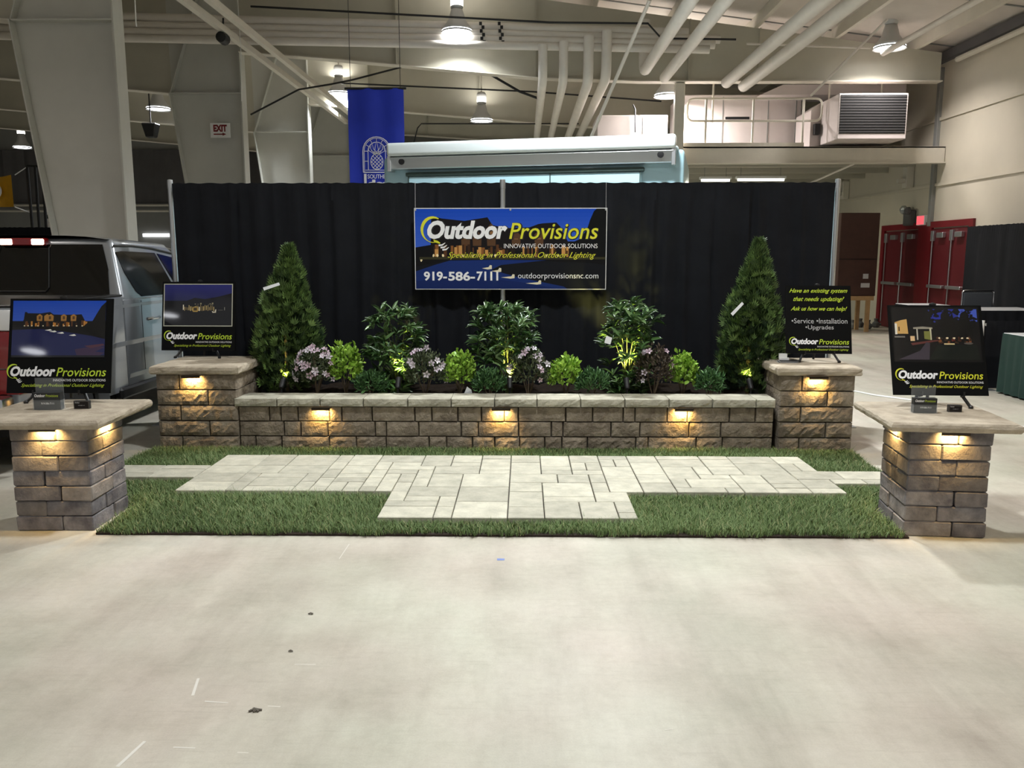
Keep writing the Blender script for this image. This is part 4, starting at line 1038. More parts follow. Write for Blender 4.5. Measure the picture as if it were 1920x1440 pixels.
# ---- broad-leaved laurels with open crowns; outer leaves are single parts
def one_leaf_mesh():
    return mesh_np('leaf', LEAF_V*np.array([1,.24,1]), LEAF_F, None, None)
LEAF_ME = []
for cc_ in (sRGB(52,84,44), sRGB(84,118,64), sRGB(120,150,96)):
    me = mesh_np('leaf', LEAF_V*np.array([1,.24,1]), LEAF_F, np.repeat([cc_], 8, 0), M['foliage_gloss']); LEAF_ME.append(me)
def laurel(u, vtop, wl, wr, vlow, label, seed, tag_px=None, stem_u=None):
    rs = np.random.RandomState(seed); Y = PYD-.05; c0 = PY(u, vtop, Y); h = c0.z-BEDZ; hw = (PY(wr,640,Y).x-PY(wl,640,Y).x)/2; cx = PY((wl+wr)/2, 640, Y).x
    zl = PY(u, vlow, Y).z-BEDZ
    t = thing('laurel_shrub', label, 'shrub', (cx, Y, BEDZ), 0, 'laurel shrubs in the raised bed')
    tips = []
    for i in range(100):
        s = rs.rand(); th = rs.uniform(0, 2*np.pi); z = zl+(h-zl)*(1-(1-s)**1.25)
        w = np.interp(z/h, [.05,.3,.5,.7,.9,1], [.55,.75,.88,1.0,.92,.62])
        q = math.sqrt(rs.uniform(.08,1)); tips.append((hw*w*q*math.cos(th)*.88, hw*.8*w*q*math.sin(th), z-.05-.02*rs.rand(), q))
    sx = (PY(stem_u or u, 700, Y).x-cx)
    st = MB()
    for i, (x, y, z, q) in enumerate(tips):
        if i % 5 == 0: st.tube([(sx+rs.normal(0,.015), rs.normal(0,.015), -.03), (sx*.6+x*.3, y*.3, z*.5), (x, y, z)], [.006,.004,.002], 5)
    st.build('stems', M['stem_green'], t, local=True)
    pos = []; D = []; C = []; L_ = []; front = []
    for (x, y, z, q) in tips:
        k = rs.randint(8, 13)
        for j in range(k):
            a = rs.uniform(0, 2*np.pi); up = rs.uniform(-.35, 1.3); d = np.array([math.cos(a)+x/hw*.6, math.sin(a)+y/hw*.6, up]); d /= np.linalg.norm(d)
            p = np.array([x, y, z-.045*rs.rand()]); pos.append(p); D.append(d); L_.append(rs.uniform(.075,.12)); C.append(rs.rand()); front.append(-y+.5*z*0+rs.uniform(0,.06)-d[1]*.06)
    pos, D, L_, C, front = map(np.array, (pos, D, L_, C, front))
    order = np.argsort(-front); fr, bk = order[:260], order[260:]
    Nh = np.tile(np.array([[0,-.35,1.0]]), (len(pos), 1))+rs.normal(0,.45,(len(pos),3))
    cols = lerp(sRGB(40,66,36), sRGB(104,134,82), (C[:, None])**1.2)
    stuff(link('foliage', scatter(LEAF_V, LEAF_F, pos[bk], D[bk], Nh[bk], L_[bk], L_[bk]*.24, cols[bk], 'foliage', M['foliage_gloss']), None, t, local=True))
    Dn, Yn, Zn = frames(D, Nh)
    for i in fr:
        o = bpy.data.objects.new('leaf', LEAF_ME[int(C[i]**1.4*2.99)]); COL.objects.link(o); o.parent = t
        m3 = Matrix(((Dn[i][0],Yn[i][0],Zn[i][0]),(Dn[i][1],Yn[i][1],Zn[i][1]),(Dn[i][2],Yn[i][2],Zn[i][2])))
        o.matrix_basis = Matrix.Translation(Vector(pos[i])) @ (m3*float(L_[i])).to_4x4()
    if tag_px:
        p = PY(*tag_px, Y-hw*.8); o = Vector((cx, Y, BEDZ)); p = p-o
        MB().hexa([p+Vector((-.03,0,-.03)), p+Vector((.02,0,-.045)), p+Vector((.02,.001,-.045)), p+Vector((-.03,.001,-.03))], [p+Vector((-.015,0,.03)), p+Vector((.035,0,.012)), p+Vector((.035,.001,.012)), p+Vector((-.015,.001,.03))]).build('nursery_tag', M['tag_white'], t, local=True)
    return t
laurel(742, 568, 682, 800, 738, 'leafy laurel left of the hanging sign, nearest the left evergreen', 14, stem_u=748)
laurel(945, 562, 880, 1012, 668, 'leafy laurel on a bare stem under the hanging sign', 15, stem_u=955)
laurel(1180, 556, 1116, 1244, 738, 'leafy laurel carrying a white tag right of the hanging sign', 16, (1140,636), stem_u=1175)

# ---- small shrubs
ROUND_V = LEAF_V*np.array([1,1.0,1])
def mound(name, u, v, wl, wr, vtop, label, seed, c1, c2, leaf, lw, n, cat='shrub', group=None, flowers=0, Y=None, fcol=None):
    rs = np.random.RandomState(seed); Y = Y or WY+.40; cx = PY((wl+wr)/2, v, Y).x; hw = (PY(wr,v,Y).x-PY(wl,v,Y).x)/2; h = max(.08, PY(u,vtop,Y).z-BEDZ)
    t = thing(name, label, cat, (cx, Y, BEDZ), 0, group)
    st = MB()
    for i in range(6):
        a = rs.uniform(0, 6.28); st.tube([(0,0,-.02),(hw*.35*math.cos(a), hw*.35*math.sin(a), h*.4),(hw*.75*math.cos(a), hw*.6*math.sin(a), h*rs.uniform(.55,.85))], [.005,.004,.002], 5)
    st.build('stems', M['bark'], t, local=True)
    th = rs.uniform(0, 2*np.pi, n); ph = np.arccos(rs.uniform(-.25,1,n)); q = rs.uniform(.55,1,n)**.6; lump = 1+.16*np.sin(th*4+ph*5+seed)+.1*np.sin(th*7-ph*3)
    nrm = np.stack([np.sin(ph)*np.cos(th), np.sin(ph)*np.sin(th), np.cos(ph)], 1)
    pos = nrm*np.array([hw*.92, hw*.8, h*.52])*(q*lump)[:, None]+np.array([0,0,h*.45])
    D = nrm*.8+np.array([0,0,.5])+rs.normal(0,.45,(n,3)); Nh = nrm+rs.normal(0,.4,(n,3))
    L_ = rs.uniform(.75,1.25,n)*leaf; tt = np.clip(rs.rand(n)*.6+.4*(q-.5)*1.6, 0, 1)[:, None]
    stuff(link('foliage', scatter(LEAF_V, LEAF_F, pos, D, Nh, L_, L_*lw, lerp(c1, c2, tt), 'foliage', M['foliage']), None, t, local=True))
    for i in range(flowers):
        a = rs.uniform(math.pi, 2*math.pi); p = rs.uniform(.1, 1.75); nr = np.array([math.sin(p)*math.cos(a), math.sin(p)*math.sin(a), math.cos(p)])
        pp = nr*np.array([hw*.98, hw*.88, h*.58])+np.array([0,0,h*.45]); zz = nr+np.array([0,-.5,0])+rs.normal(0,.25,3); zz /= np.linalg.norm(zz)
        o = bpy.data.objects.new('flower', FLOWER[rs.randint(0, len(FLOWER))]); COL.objects.link(o); o.parent = t
        o.matrix_basis = Matrix.Translation(Vector(pp)) @ Vector(zz).to_track_quat('Z','Y').to_matrix().to_4x4() @ Matrix.Rotation(rs.uniform(0,6), 4, 'Z') @ Matrix.Scale(rs.uniform(.8,1.25), 4)
    return t
def flower_mesh(c1, c2):
    V = []; F = []; C = []
    for i in range(5):
        a = 2*math.pi*i/5; d = Vector((math.cos(a), math.sin(a), 0)); p = Vector((-d.y, d.x, 0)); b = len(V)
        V += [d*.002, d*.018+p*.010+Vector((0,0,.012)), d*.032+Vector((0,0,.010)), d*.018-p*.010+Vector((0,0,.012))]
        F += [(b,b+1,b+2),(b,b+2,b+3)]; C += [c1, c2]
    return mesh_np('flower', np.array([tuple(v) for v in V]), np.array(F), np.array(C), M['foliage'])
FLOWER = [flower_mesh(sRGB(206,194,202), sRGB(184,170,182)), flower_mesh(sRGB(196,172,180), sRGB(176,154,168)), flower_mesh(sRGB(214,206,210), sRGB(190,182,190))]
dk1, dk2 = sRGB(38,50,32), sRGB(98,108,76); br1, br2 = sRGB(84,130,30), sRGB(170,206,84); lo1, lo2 = sRGB(36,66,40), sRGB(92,134,76)
G1, G2, G3 = 'flowering azaleas in the raised bed', 'bright green shrubs in the raised bed', 'low dark green shrubs in the raised bed'
mound('azalea', 588, 700, 552, 632, 652, 'azalea full of pale pink flowers beside the left evergreen', 31, dk1, dk2, .03, .42, 1000, 'azalea', G1, 34)
mound('azalea', 795, 700, 756, 838, 655, 'azalea with scattered pink flowers right of the first laurel', 32, dk1, dk2, .034, .36, 900, 'azalea', G1, 15)
mound('azalea', 985, 700, 952, 1030, 655, 'azalea with pink flowers in front of the bare-stemmed laurel', 33, dk1, dk2, .034, .36, 900, 'azalea', G1, 14)
mound('azalea', 1225, 700, 1190, 1262, 650, 'dull brownish azalea right of the tagged laurel', 34, sRGB(46,40,34), sRGB(98,86,72), .034, .4, 900, 'azalea', G1, 7)
mound('green_shrub', 648, 690, 612, 682, 644, 'bright green shrub beside the azalea nearest the left evergreen', 41, br1, br2, .042, .6, 620, 'shrub', G2, Y=WY+.45)
mound('green_shrub', 862, 690, 832, 892, 660, 'bright green shrub between the first two laurels', 42, br1, br2, .040, .6, 580, 'shrub', G2, Y=WY+.43)
mound('green_shrub', 1062, 695, 1030, 1092, 670, 'bright green shrub between the stemmed and the tagged laurel', 43, br1, br2, .040, .6, 580, 'shrub', G2, Y=WY+.43)
mound('green_shrub', 1280, 695, 1252, 1310, 664, 'bright green shrub toward the right evergreen', 44, br1, br2, .040, .6, 580, 'shrub', G2, Y=WY+.45)
mound('low_shrub', 700, 715, 668, 722, 700, 'low dark shrub between bright shrub and first laurel', 51, lo1, lo2, .05, .26, 560, 'shrub', G3, Y=WY+.34)
mound('low_shrub', 912, 715, 886, 946, 696, 'low dark shrub left of the bare-stemmed laurel', 52, lo1, lo2, .05, .26, 560, 'shrub', G3, Y=WY+.34)
mound('low_shrub', 1110, 715, 1082, 1140, 696, 'low dark shrub left of the tagged laurel', 53, lo1, lo2, .05, .26, 560, 'shrub', G3, Y=WY+.34)
mound('low_shrub', 1330, 715, 1306, 1356, 697, 'low dark shrub in front of the right evergreen', 54, lo1, lo2, .05, .26, 560, 'shrub', G3, Y=WY+.36)
p = PY(877, 728, WY+.26); tag(MB().hexa([(p.x-.045,p.y,BEDZ+.01),(p.x+.045,p.y+.02,BEDZ+.01),(p.x+.045,p.y+.022,BEDZ+.01),(p.x-.045,p.y+.002,BEDZ+.01)], [(p.x-.005,p.y-.01,BEDZ+.105),(p.x+.03,p.y,BEDZ+.075),(p.x+.03,p.y+.002,BEDZ+.075),(p.x-.005,p.y-.008,BEDZ+.105)]).build('paper_tag', M['tag_white']), 'torn white paper tag stuck in the mulch near the wall cap', 'tag')

# ---- garden uplights
def uplight(u, v, Y, aim, label, power):
    p = PY(u, v, Y); t = thing('garden_spotlight', label, 'spotlight', (p.x, p.y, BEDZ), 0, 'yellow garden spotlights in the bed')
    z = .10
    MB().tube([(0,0,-.06),(0,0,z-.02)], [.004,.008], 8).build('stake', M['black_paint'], t, local=True)
    d = (Vector(aim)).normalized(); a = Vector((0,0,z)); b = a+d*.07
    MB().tube([a-d*.02, a, b, b+d*.012], [.014,.022,.024,.028], 12).build('barrel', M['black_paint'], t, local=True, smooth=True); ba = t.children[-1]
    MB().tube([b+d*.004, b+d*.008], .022, 12).build('lens', M['yellow_glow'], [c for c in t.children if c.name.startswith('barrel')][0], local=True)
    ld = bpy.data.lights.new('spot', 'SPOT'); ld.energy = power; ld.color = (1,.90,.22); ld.spot_size = R(52); ld.spot_blend = .6; ld.shadow_soft_size = .02
    lo = bpy.data.objects.new('spot_lamp', ld); COL.objects.link(lo); lo.parent = t; lo.location = b+d*.02; lo.rotation_euler = d.to_track_quat('-Z','Y').to_euler()
M['yellow_glow'] = mat('yellow_glow', (1,1,1), .5, emit=(1,.95,.3), estr=12)
UY = WY+.275
uplight(528, 728, UY, (0,.8,.6), 'garden spotlight at the foot of the left evergreen', 45)
uplight(746, 725, UY, (0,.75,.75), 'garden spotlight lighting the laurel nearest the left evergreen', 95)
uplight(956, 725, UY, (0,.75,.75), 'garden spotlight lighting the bare-stemmed laurel', 95)
uplight(1176, 722, UY, (0,.75,.75), 'garden spotlight lighting the tagged laurel', 95)
uplight(1408, 728, UY, (0,.8,.6), 'garden spotlight at the foot of the right evergreen', 45)
# ------------------------------------------------------------------ pickup truck (parallel to the booth side, rear towards the camera)
M['truck_paint'] = mat('truck_paint', sRGB(150,154,158), .3, metal=.45, coat=.7)
M['truck_glass'] = mat('truck_glass', sRGB(10,11,12), .06, spec=.6)
M['rubber'] = mat('rubber', sRGB(20,20,20), .85, bump=.3, bscale=60)
M['tail_red'] = mat('tail_red', sRGB(130,10,14), .2, coat=.6)
M['tail_clear'] = mat('tail_clear', sRGB(235,235,235), .2, coat=.6)
M['cargo_glow'] = mat('cargo_glow', (1,1,1), .4, emit=(1,.82,.62), estr=9)
M['under_black'] = mat('under_black', sRGB(12,12,13), .9)
TXR = PX(230, 558, 1).x if False else (230-983)*7.2/FPX      # right side plane at the belt
TXL = TXR-1.86; TXC = (TXR+TXL)/2
Yt, Yc, Yf = 5.6, 7.2, 10.55                                     # tailgate, cab back, front
tr = thing('pickup_truck', 'silver crew cab pickup with lit cargo lamps parked on the left', 'truck', (TXC, (Yt+Yf)/2, 0))
zbelt = PY(262, 558, 7.58).z; zrail = zbelt+.03; zroof = PY(110, 443, 7.5).z
zl = .40
def arc(cy, cz, r, a0, a1, n=10): return [(cy+r*math.cos(R(a0+(a1-a0)*i/n)), cz+r*math.sin(R(a0+(a1-a0)*i/n))) for i in range(n+1)]
ya, yfx = 6.33, 9.65; wr_ = .345; ar = .435
# cab and hood lower body
prof = [(Yc, zl), (Yc, zbelt), (9.05, zbelt-.02), (10.15, zbelt-.10), (Yf-.04, zbelt-.20), (Yf, .8), (Yf, .45), (yfx+ar+.02, .42)] + arc(yfx, wr_, ar, 0, 180) + [(yfx-ar-.02, zl)]
MB().prism(prof, 'x', TXL, TXR).build('cab_body', M['truck_paint'], tr, bevel=.03, seg=2, smooth=True)
# bed
profb = [(Yt, zl+.02), (Yt, zrail), (Yc-.02, zrail), (Yc-.02, zl)] + [(ya+ar+.02, zl)] + arc(ya, wr_, ar, 0, 180) + [(ya-ar-.02, zl+.02)]
for x0, x1 in ((TXR-.09, TXR), (TXL, TXL+.09)):
    MB().prism(profb, 'x', x0, x1).build('bed_side', M['truck_paint'], tr, bevel=.02, seg=2, smooth=True)
MB().box(TXL+.08, TXR-.08, Yt+.06, Yc-.04, .62, .68).build('bed_floor', M['under_black'], tr)
MB().box(TXL+.08, TXR-.08, Yc-.07, Yc-.03, .62, zrail-.01).build('bed_front', M['truck_paint'], tr)
MB().box(TXL+.07, TXR-.07, Yt, Yt+.06, .62, zrail-.01).build('tailgate', M['truck_paint'], tr, bevel=.015, seg=2, smooth=True)
for x0, x1 in ((TXR-.11, TXR+.004), (TXL-.004, TXL+.11)):
    MB().box(x0, x1, Yt, Yc-.03, zrail, zrail+.018).build('bed_rail', M['black_plastic'], tr, bevel=.006)
MB().box(TXL+.1, TXR-.06, Yt+.05, Yc-.05, zrail-.02, zrail+.012).build('bed_cover', M['black_plastic'], tr, bevel=.008)
# wheel-well liners / underbody
MB().box(TXL+.12, TXR-.12, Yt+.1, Yf-.15, .30, .62).build('underbody', M['under_black'], tr)
# cab greenhouse
ti = .165
xb0, xb1 = TXL+.01, TXR-.01; xr0, xr1 = TXL+ti+.01, TXR-ti-.01
bot = [(xb0, Yc+.01, zbelt-.02), (xb1, Yc+.01, zbelt-.02), (xb1, 9.35, zbelt-.03), (xb0, 9.35, zbelt-.03)]
top = [(xr0, Yc+.20, zroof-.02), (xr1, Yc+.20, zroof-.02), (xr1, 8.5, zroof-.05), (xr0, 8.5, zroof-.05)]
g = MB(); g.hexa(bot, top); g.build('cab_top', M['truck_paint'], tr, bevel=.05, seg=3, smooth=True)
# crowned roof skin
rv = []; nX, nY = 8, 8
for j in range(nY+1):
    for i in range(nX+1):
        s, q = i/nX, j/nY; x = xr0+.02+(xr1-xr0-.04)*s; y = Yc+.17+(8.72-Yc-.17)*q
        z = zroof-.03+.035*(1-(2*s-1)**4)*(1-max(0, (q-.25)/.75)**2*.9)-.075*max(0, (q-.2)/.8)**2
        rv.append((x, y, z))
MB().add(rv, [(j*(nX+1)+i, j*(nX+1)+i+1, (j+1)*(nX+1)+i+1, (j+1)*(nX+1)+i) for j in range(nY) for i in range(nX)]).build('roof', M['truck_paint'], tr, smooth=True)
def lerp3(a, b, t): return Vector(a)*(1-t)+Vector(b)*t
def quadpatch(A, B, C, D, uv, out, th=.006):
    """A,B bottom (left,right), C,D top (right,left); uv corners list"""
    f = lambda u, v: lerp3(lerp3(A, B, u), lerp3(D, C, u), v)
    o = Vector(out).normalized()
    P = [f(u, v)+o*th for u, v in uv]; Q = [p-o*th*1.5 for p in P]; n = len(P)
    return MB().add(P+Q, [list(range(n)), list(range(n, 2*n))[::-1]]+[(i, n+i, n+(i+1) % n, (i+1) % n) for i in range(n)])
# rear window
rw = quadpatch(bot[0], bot[1], top[1], top[0], [(.06,.10),(.94,.10),(.955,.5),(.945,.90),(.055,.90),(.045,.5)], (0,-1,.2), .008)
rwo = rw.build('rear_window', M['truck_glass'], tr)
fr = MB()
f = lambda u, v: lerp3(lerp3(bot[0], bot[1], u), lerp3(top[0], top[1], u), v)+Vector((0,-.012,.002))
pts = [f(.36,.86), f(.355,.22), f(.37,.16), f(.63,.16), f(.645,.22), f(.64,.86)]
fr.tube(pts, .006, 6); fr.build('window_divider', M['black_plastic'], tr)
MB().tube([f(.04,.065), f(.5,.065), f(.96,.065)], .014, 8).build('window_trim', M['chrome'], tr)
# side door glass and frames
A, B, C, D = bot[1], bot[2], top[2], top[1]
side_out = Vector((1, 0, (xb1-xr1)/(zroof-zbelt)))
sg = quadpatch(A, B, C, D, [(.175,.06),(.55,.06),(.62,.80),(.10,.80),(.02,.78),(.07,.45),(.135,.14)], side_out, .006).build('side_window', M['truck_glass'], tr)
quadpatch(A, B, C, D, [(.585,.06),(.96,.06),(.90,.72),(.655,.79)], side_out, .006).build('side_window', M['truck_glass'], tr)
A2, B2, C2, D2 = bot[0], bot[3], top[3], top[0]
quadpatch(A2, B2, C2, D2, [(.175,.06),(.55,.06),(.62,.80),(.02,.78)], (-side_out.x,0,side_out.z), .006).build('side_window', M['truck_glass'], tr)
quadpatch(A2, B2, C2, D2, [(.585,.06),(.96,.06),(.90,.72),(.655,.79)], (-side_out.x,0,side_out.z), .006).build('side_window', M['truck_glass'], tr)
quadpatch(bot[3], bot[2], top[2], top[3], [(.05,.06),(.95,.06),(.93,.9),(.07,.9)], (0,1,.5), .006).build('windshield', M['truck_glass'], tr)
fs_ = lambda u, v: lerp3(lerp3(A, B, u), lerp3(D, C, u), v)+side_out.normalized()*.010
MB().tube([fs_(.0,.88), fs_(.3,.90), fs_(.62,.88), fs_(.95,.80)], .008, 6).build('drip_rail', M['black_plastic'], tr)
# door seams, handles, creases, rocker
sd = MB()
for y in (7.52, 8.52): sd.box(TXR-.004, TXR+.002, y-.004, y+.004, .5, zbelt-.02)
sd.build('door_seam', M['black_paint'], tr)
for y in (7.62, 8.66):
    b_ = MB(); b_.tube([(TXR+.006, y, zbelt-.20), (TXR+.035, y+.03, zbelt-.195), (TXR+.035, y+.19, zbelt-.195), (TXR+.006, y+.22, zbelt-.20)], .014, 8); b_.build('door_handle', M['chrome'], tr, smooth=True)
for (z0, z1, o_) in ((zbelt-.07, zbelt-.04, .003), (zbelt-.40, zbelt-.36, .007), (.50, .54, .010)):
    MB().hexa([(TXR-.01, 6.9 if z0 > .7 else 7.2, z0), (TXR+.001, 6.9 if z0 > .7 else 7.2, z0), (TXR+.001, 9.1, z0), (TXR-.01, 9.1, z0)], [(TXR-.01, 6.9 if z0 > .7 else 7.2, z1), (TXR+o_, 6.9 if z0 > .7 else 7.2, z1), (TXR+o_, 9.1, z1), (TXR-.01, 9.1, z1)]).build('body_crease', M['truck_paint'], tr)
MB().box(TXR-.05, TXR+.03, 7.0, 9.15, .34, .44).build('running_board', M['black_plastic'], tr, bevel=.02)
for cy in (ya, yfx):
    for s, X in ((1, TXR), (-1, TXL)):
        o1 = arc(cy, wr_, ar+.07, -8, 188, 18); i1 = arc(cy, wr_, ar-.012, -8, 188, 18)
        n = len(o1); vs = [(X+s*.002, y, z) for y, z in o1]+[(X+s*.045, y, z) for y, z in i1]+[(X-s*.05, y, z) for y, z in i1]
        MB().add(vs, [(i, i+1, n+i+1, n+i) for i in range(n-1)]+[(n+i, n+i+1, 2*n+i+1, 2*n+i) for i in range(n-1)]).build('wheel_arch', M['truck_paint'], tr, smooth=True)
        c = (X-s*.16, cy, wr_)
        wp = [(.20,-.13),(.30,-.135),(wr_-.01,-.11),(wr_,-.06),(wr_,.06),(wr_-.01,.11),(.30,.135),(.20,.13)]
        w_ = MB().lathe([(r, z*s) for r, z in wp], c, 28, 'x').build('tire', M['rubber'], tr, smooth=True)
        rim = MB(); rim.lathe([(.215,s*.12),(.20,s*.10),(.08,s*.07),(.06,s*.10),(.01,s*.105)], c, 20, 'x')
        rim.build('wheel_rim', M['alu'], w_, smooth=True)
# tail lights, bumper, cargo lamp bar
for X0, X1 in ((TXR-.17, TXR+.012), (TXL-.012, TXL+.17)):
    MB().box(X0, X1, Yt-.02, Yt+.16, .80, zrail-.16).build('tail_light', M['tail_red'], tr, bevel=.02, seg=2, smooth=True)
    MB().box(X0, X1, Yt-.02, Yt+.16, zrail-.16, zrail-.015).build('tail_light', M['tail_clear'], tr, bevel=.02, seg=2, smooth=True)
    MB().box(X0, X1, Yt-.015, Yt+.15, .62, .80).build('tail_light', M['tail_red'], tr, bevel=.02, seg=2, smooth=True)
MB().box(TXL+.02, TXR-.02, Yt-.16, Yt+.02, .44, .62).build('bumper', M['chrome'], tr, bevel=.03, seg=2, smooth=True)
zcl = PY(45, 453, Yc+.17).z
cl = MB().box(TXC-.20, TXC+.20, Yc+.125, Yc+.20, zcl-.035, zcl+.03).build('cargo_lamp_bar', M['tail_red'], tr, bevel=.008)
for s in (-1, 1):
    MB().box(TXC+s*.14-.055, TXC+s*.14+.055, Yc+.118, Yc+.17, zcl-.028, zcl+.022).build('cargo_lamp', M['cargo_glow'], cl, bevel=.006)

# ------------------------------------------------------------------ motorhome behind the backdrop
M['rv_paint'] = mat('rv_paint', sRGB(176,214,226), .35, coat=.3)
M['rv_white'] = mat('rv_white', sRGB(226,236,236), .3, coat=.3)
M['rv_seal'] = mat('rv_seal', sRGB(52,70,66), .7)
M['rv_green'] = mat('rv_green', sRGB(92,176,96), .5)
pr_, pl_ = PY(1268, 250, 10.3), PY(724, 268, 10.3)
zT = pr_.z; pl = None
dl = ray(724, 268); tl = (zT-CAM_H)/dl.z; pl = Vector((dl.x*tl, dl.y*tl, zT)); prr = Vector((pr_.x, 10.3, zT))
ang = math.atan2(prr.y-pl.y, prr.x-pl.x); Lr = (prr-pl).length
rv = thing('motorhome', 'pale blue motorhome with rolled awning parked behind the black backdrop', 'motorhome', (pl.x, pl.y, 0), ang)
hz = zT-.16
MB().box(-.12, Lr+.10, .18, 2.4, .35, hz).build('body', M['rv_paint'], rv, local=True, bevel=.06, seg=3, smooth=True)
MB().box(-.05, Lr+.02, .25, 2.35, hz-.02, hz+.05).build('roof_edge', M['rv_white'], rv, local=True, bevel=.02)
aw = MB().box(0, Lr, -.02, .20, zT-.17, zT).build('awning_case', M['rv_white'], rv, local=True, bevel=.045, seg=3, smooth=True)
MB().hexa([(.03,.06,zT-.33),(Lr-.02,.06,zT-.33),(Lr-.02,.2,zT-.33),(.03,.2,zT-.33)], [(.03,.0,zT-.185),(Lr-.02,.0,zT-.185),(Lr-.02,.2,zT-.185),(.03,.2,zT-.185)]).build('awning_arm', M['alu'], rv, local=True, bevel=.01)
for x in (.2, Lr-.18): MB().lathe([(.04,0),(.04,-.02),(.01,-.022)], (x, .03, zT-.24), 14, 'y').build('arm_knob', M['black_plastic'], rv, local=True)
for x in (.0, Lr-.05): MB().box(x, x+.05, .01, .2, zT-.36, zT-.16).build('arm_bracket', M['alu'], rv, local=True, bevel=.006)
zs = zT-.40
MB().box(.25, Lr-.42, .12, .19, .5, zs-.02).build('slide_out', M['rv_paint'], rv, local=True, bevel=.012)
MB().box(.22, Lr-.38, .10, .19, zs-.02, zs+.03).build('slide_seal', M['rv_seal'], rv, local=True, bevel=.008)
for x in (.255, Lr*.58, Lr-.43): MB().box(x-.006, x+.006, .113, .13, .5, zs-.02).build('panel_seam', M['rv_seal'], rv, local=True)
for x in (.5, Lr-.5):
    for y in (.45, 2.1): MB().lathe([(.12,-.1),(.36,-.11),(.38,0),(.36,.11),(.12,.1)], (x, y, .381), 20, 'y').build('wheel', M['rubber'], rv, local=True)
MB().prism([(.55, zs-.60),(.55,zs-.22),(1.65,zs-.20),(1.9,zs-.60)], 'y', .112, .119).build('green_stripe', M['rv_green'], rv, local=True)

# ------------------------------------------------------------------ blue banner
NY_ = 13.2
a, b = PY(651, 166, NY_), PY(760, 345, NY_); nw = b.x-a.x; nh = a.z-1.9
M['banner_blue'] = mat('banner_blue', sRGB(36,60,196), .7, var=.08, nscale=2)
bn = thing('hanging_banner', 'tall blue cloth banner hanging behind the left end of the awning', 'banner', ((a.x+b.x)/2, NY_, 1.9), 0)
vs = []; nn = 16
for j in range(2):
    for i in range(nn+1): vs.append((-nw/2+nw*i/nn, .02*math.sin(i*.8), nh*j))
MB().add(vs, [(i, i+1, nn+2+i, nn+1+i) for i in range(nn)]).build('cloth', M['banner_blue'], bn, local=True, smooth=True, recalc=False)
MB().tube([(-nw/2-.04,0,nh),(nw/2+.04,0,nh)], .018, 8).build('top_rod', M['black_paint'], bn, local=True)
for x in (-nw/2+.05, nw/2-.05): MB().tube([(x,0,nh),(x,0,nh+1.5)], .005, 5).build('hanging_wire', M['cable_black'], bn, local=True)
pw_ = 109.0; kx = nw/pw_
p = Panel(bn, nw, nh, -.035, 0)
BX = lambda u: (u-651)*kx; BV = lambda v: (v-166)*kx
def arch(cx, cy, r, foot, w, name='emblem_line'):
    pts = [(BX(cx-r), BV(foot))]+[(BX(cx+r*math.cos(R(180-q*15))), BV(cy-r*math.sin(R(180-q*15)))) for q in range(13)]+[(BX(cx+r), BV(foot))]
    p.ribbon(name, pts, [w]*len(pts), 'ink_white')
ecx, ecy = 706, 284
for r_e, w in ((27,.012),(24.5,.008),(17,.010)): arch(ecx, ecy, r_e, 324 if r_e > 20 else 320, w)
p.ribbon('emblem_line', [(BX(679),BV(324)),(BX(733),BV(324))], [.014]*2, 'ink_white'); p.ribbon('emblem_line', [(BX(683),BV(320)),(BX(729),BV(320))], [.009]*2, 'ink_white')
for q in range(1, 6):
    an = R(180-q*30); p.ribbon('emblem_line', [(BX(ecx+17*math.cos(an)), BV(ecy-17*math.sin(an))), (BX(ecx+25*math.cos(an)), BV(ecy-25*math.sin(an)))], [.008]*2, 'ink_white')
for v in (284, 303):
    for s in (-1, 1): p.ribbon('emblem_line', [(BX(ecx+s*17),BV(v)),(BX(ecx+s*25),BV(v))], [.008]*2, 'ink_white')
ov = [(BX(706+12*math.cos(R(q*20))), BV(304+15*math.sin(R(q*20)))) for q in range(19)]; p.ribbon('emblem_line', ov, [.010]*19, 'ink_white')
for d_ in (-10,-3,4,11):
    for s in (-1, 1):
        seg = [(706+t, 304+s*t+d_) for t in np.linspace(-12,12,25) if (t/12)**2+((s*t+d_)/15)**2 < 1]
        if len(seg) > 1: p.ribbon('emblem_line', [(BX(seg[0][0]),BV(seg[0][1])),(BX(seg[-1][0]),BV(seg[-1][1]))], [.008]*2, 'ink_white')
for tx, ty in ((706,264),(697,268),(715,268),(693,275),(719,275)):
    p.ribbon('emblem_line', [(BX(702),BV(290)),(BX(tx-3),BV((ty+290)/2)),(BX(tx),BV(ty)),(BX(tx+3),BV((ty+292)/2)),(BX(710),BV(290))], [.008]*5, 'ink_white')
p.text('SOUTHERN', BX(687), BX(735), BV(328), BV(336), 'ink_white', bold=.01)
p.shapes('lettering', [(rect(BX(680), BV(327), BX(685), BV(352)), (.85,.85,.85))], lift0=.004)
p.text('deal', BX(686), BX(736), BV(338), BV(354), 'ink_white', bold=.06)

# exit sign on the second column
p_ = PY(413, 244, FY[1]-.16); t = thing('exit_sign', 'white exit sign with red letters and arrow on a tapered column', 'sign', (p_.x, FY[1]-.16, p_.z-.14))
MB().box(-.19,.19,0,.012,0,.27).build('plate', M['white_flat'], t, local=True); MB().box(-.03,.03,.012,.155,.1,.16).build('bracket', M['black_paint'], t, local=True)
M['ink_red'] = mat('ink_red', sRGB(120,24,30), .5)
q = Panel(t, .38, .27); q.text('EXIT', .06, .32, .03, .16, 'ink_red', bold=.055)
q.ribbon('arrow', [(.06,.205),(.24,.205)], [.022,.022], 'ink_red'); q.ribbon('arrow', [(.23,.205),(.30,.205)], [.06,.002], 'ink_red')

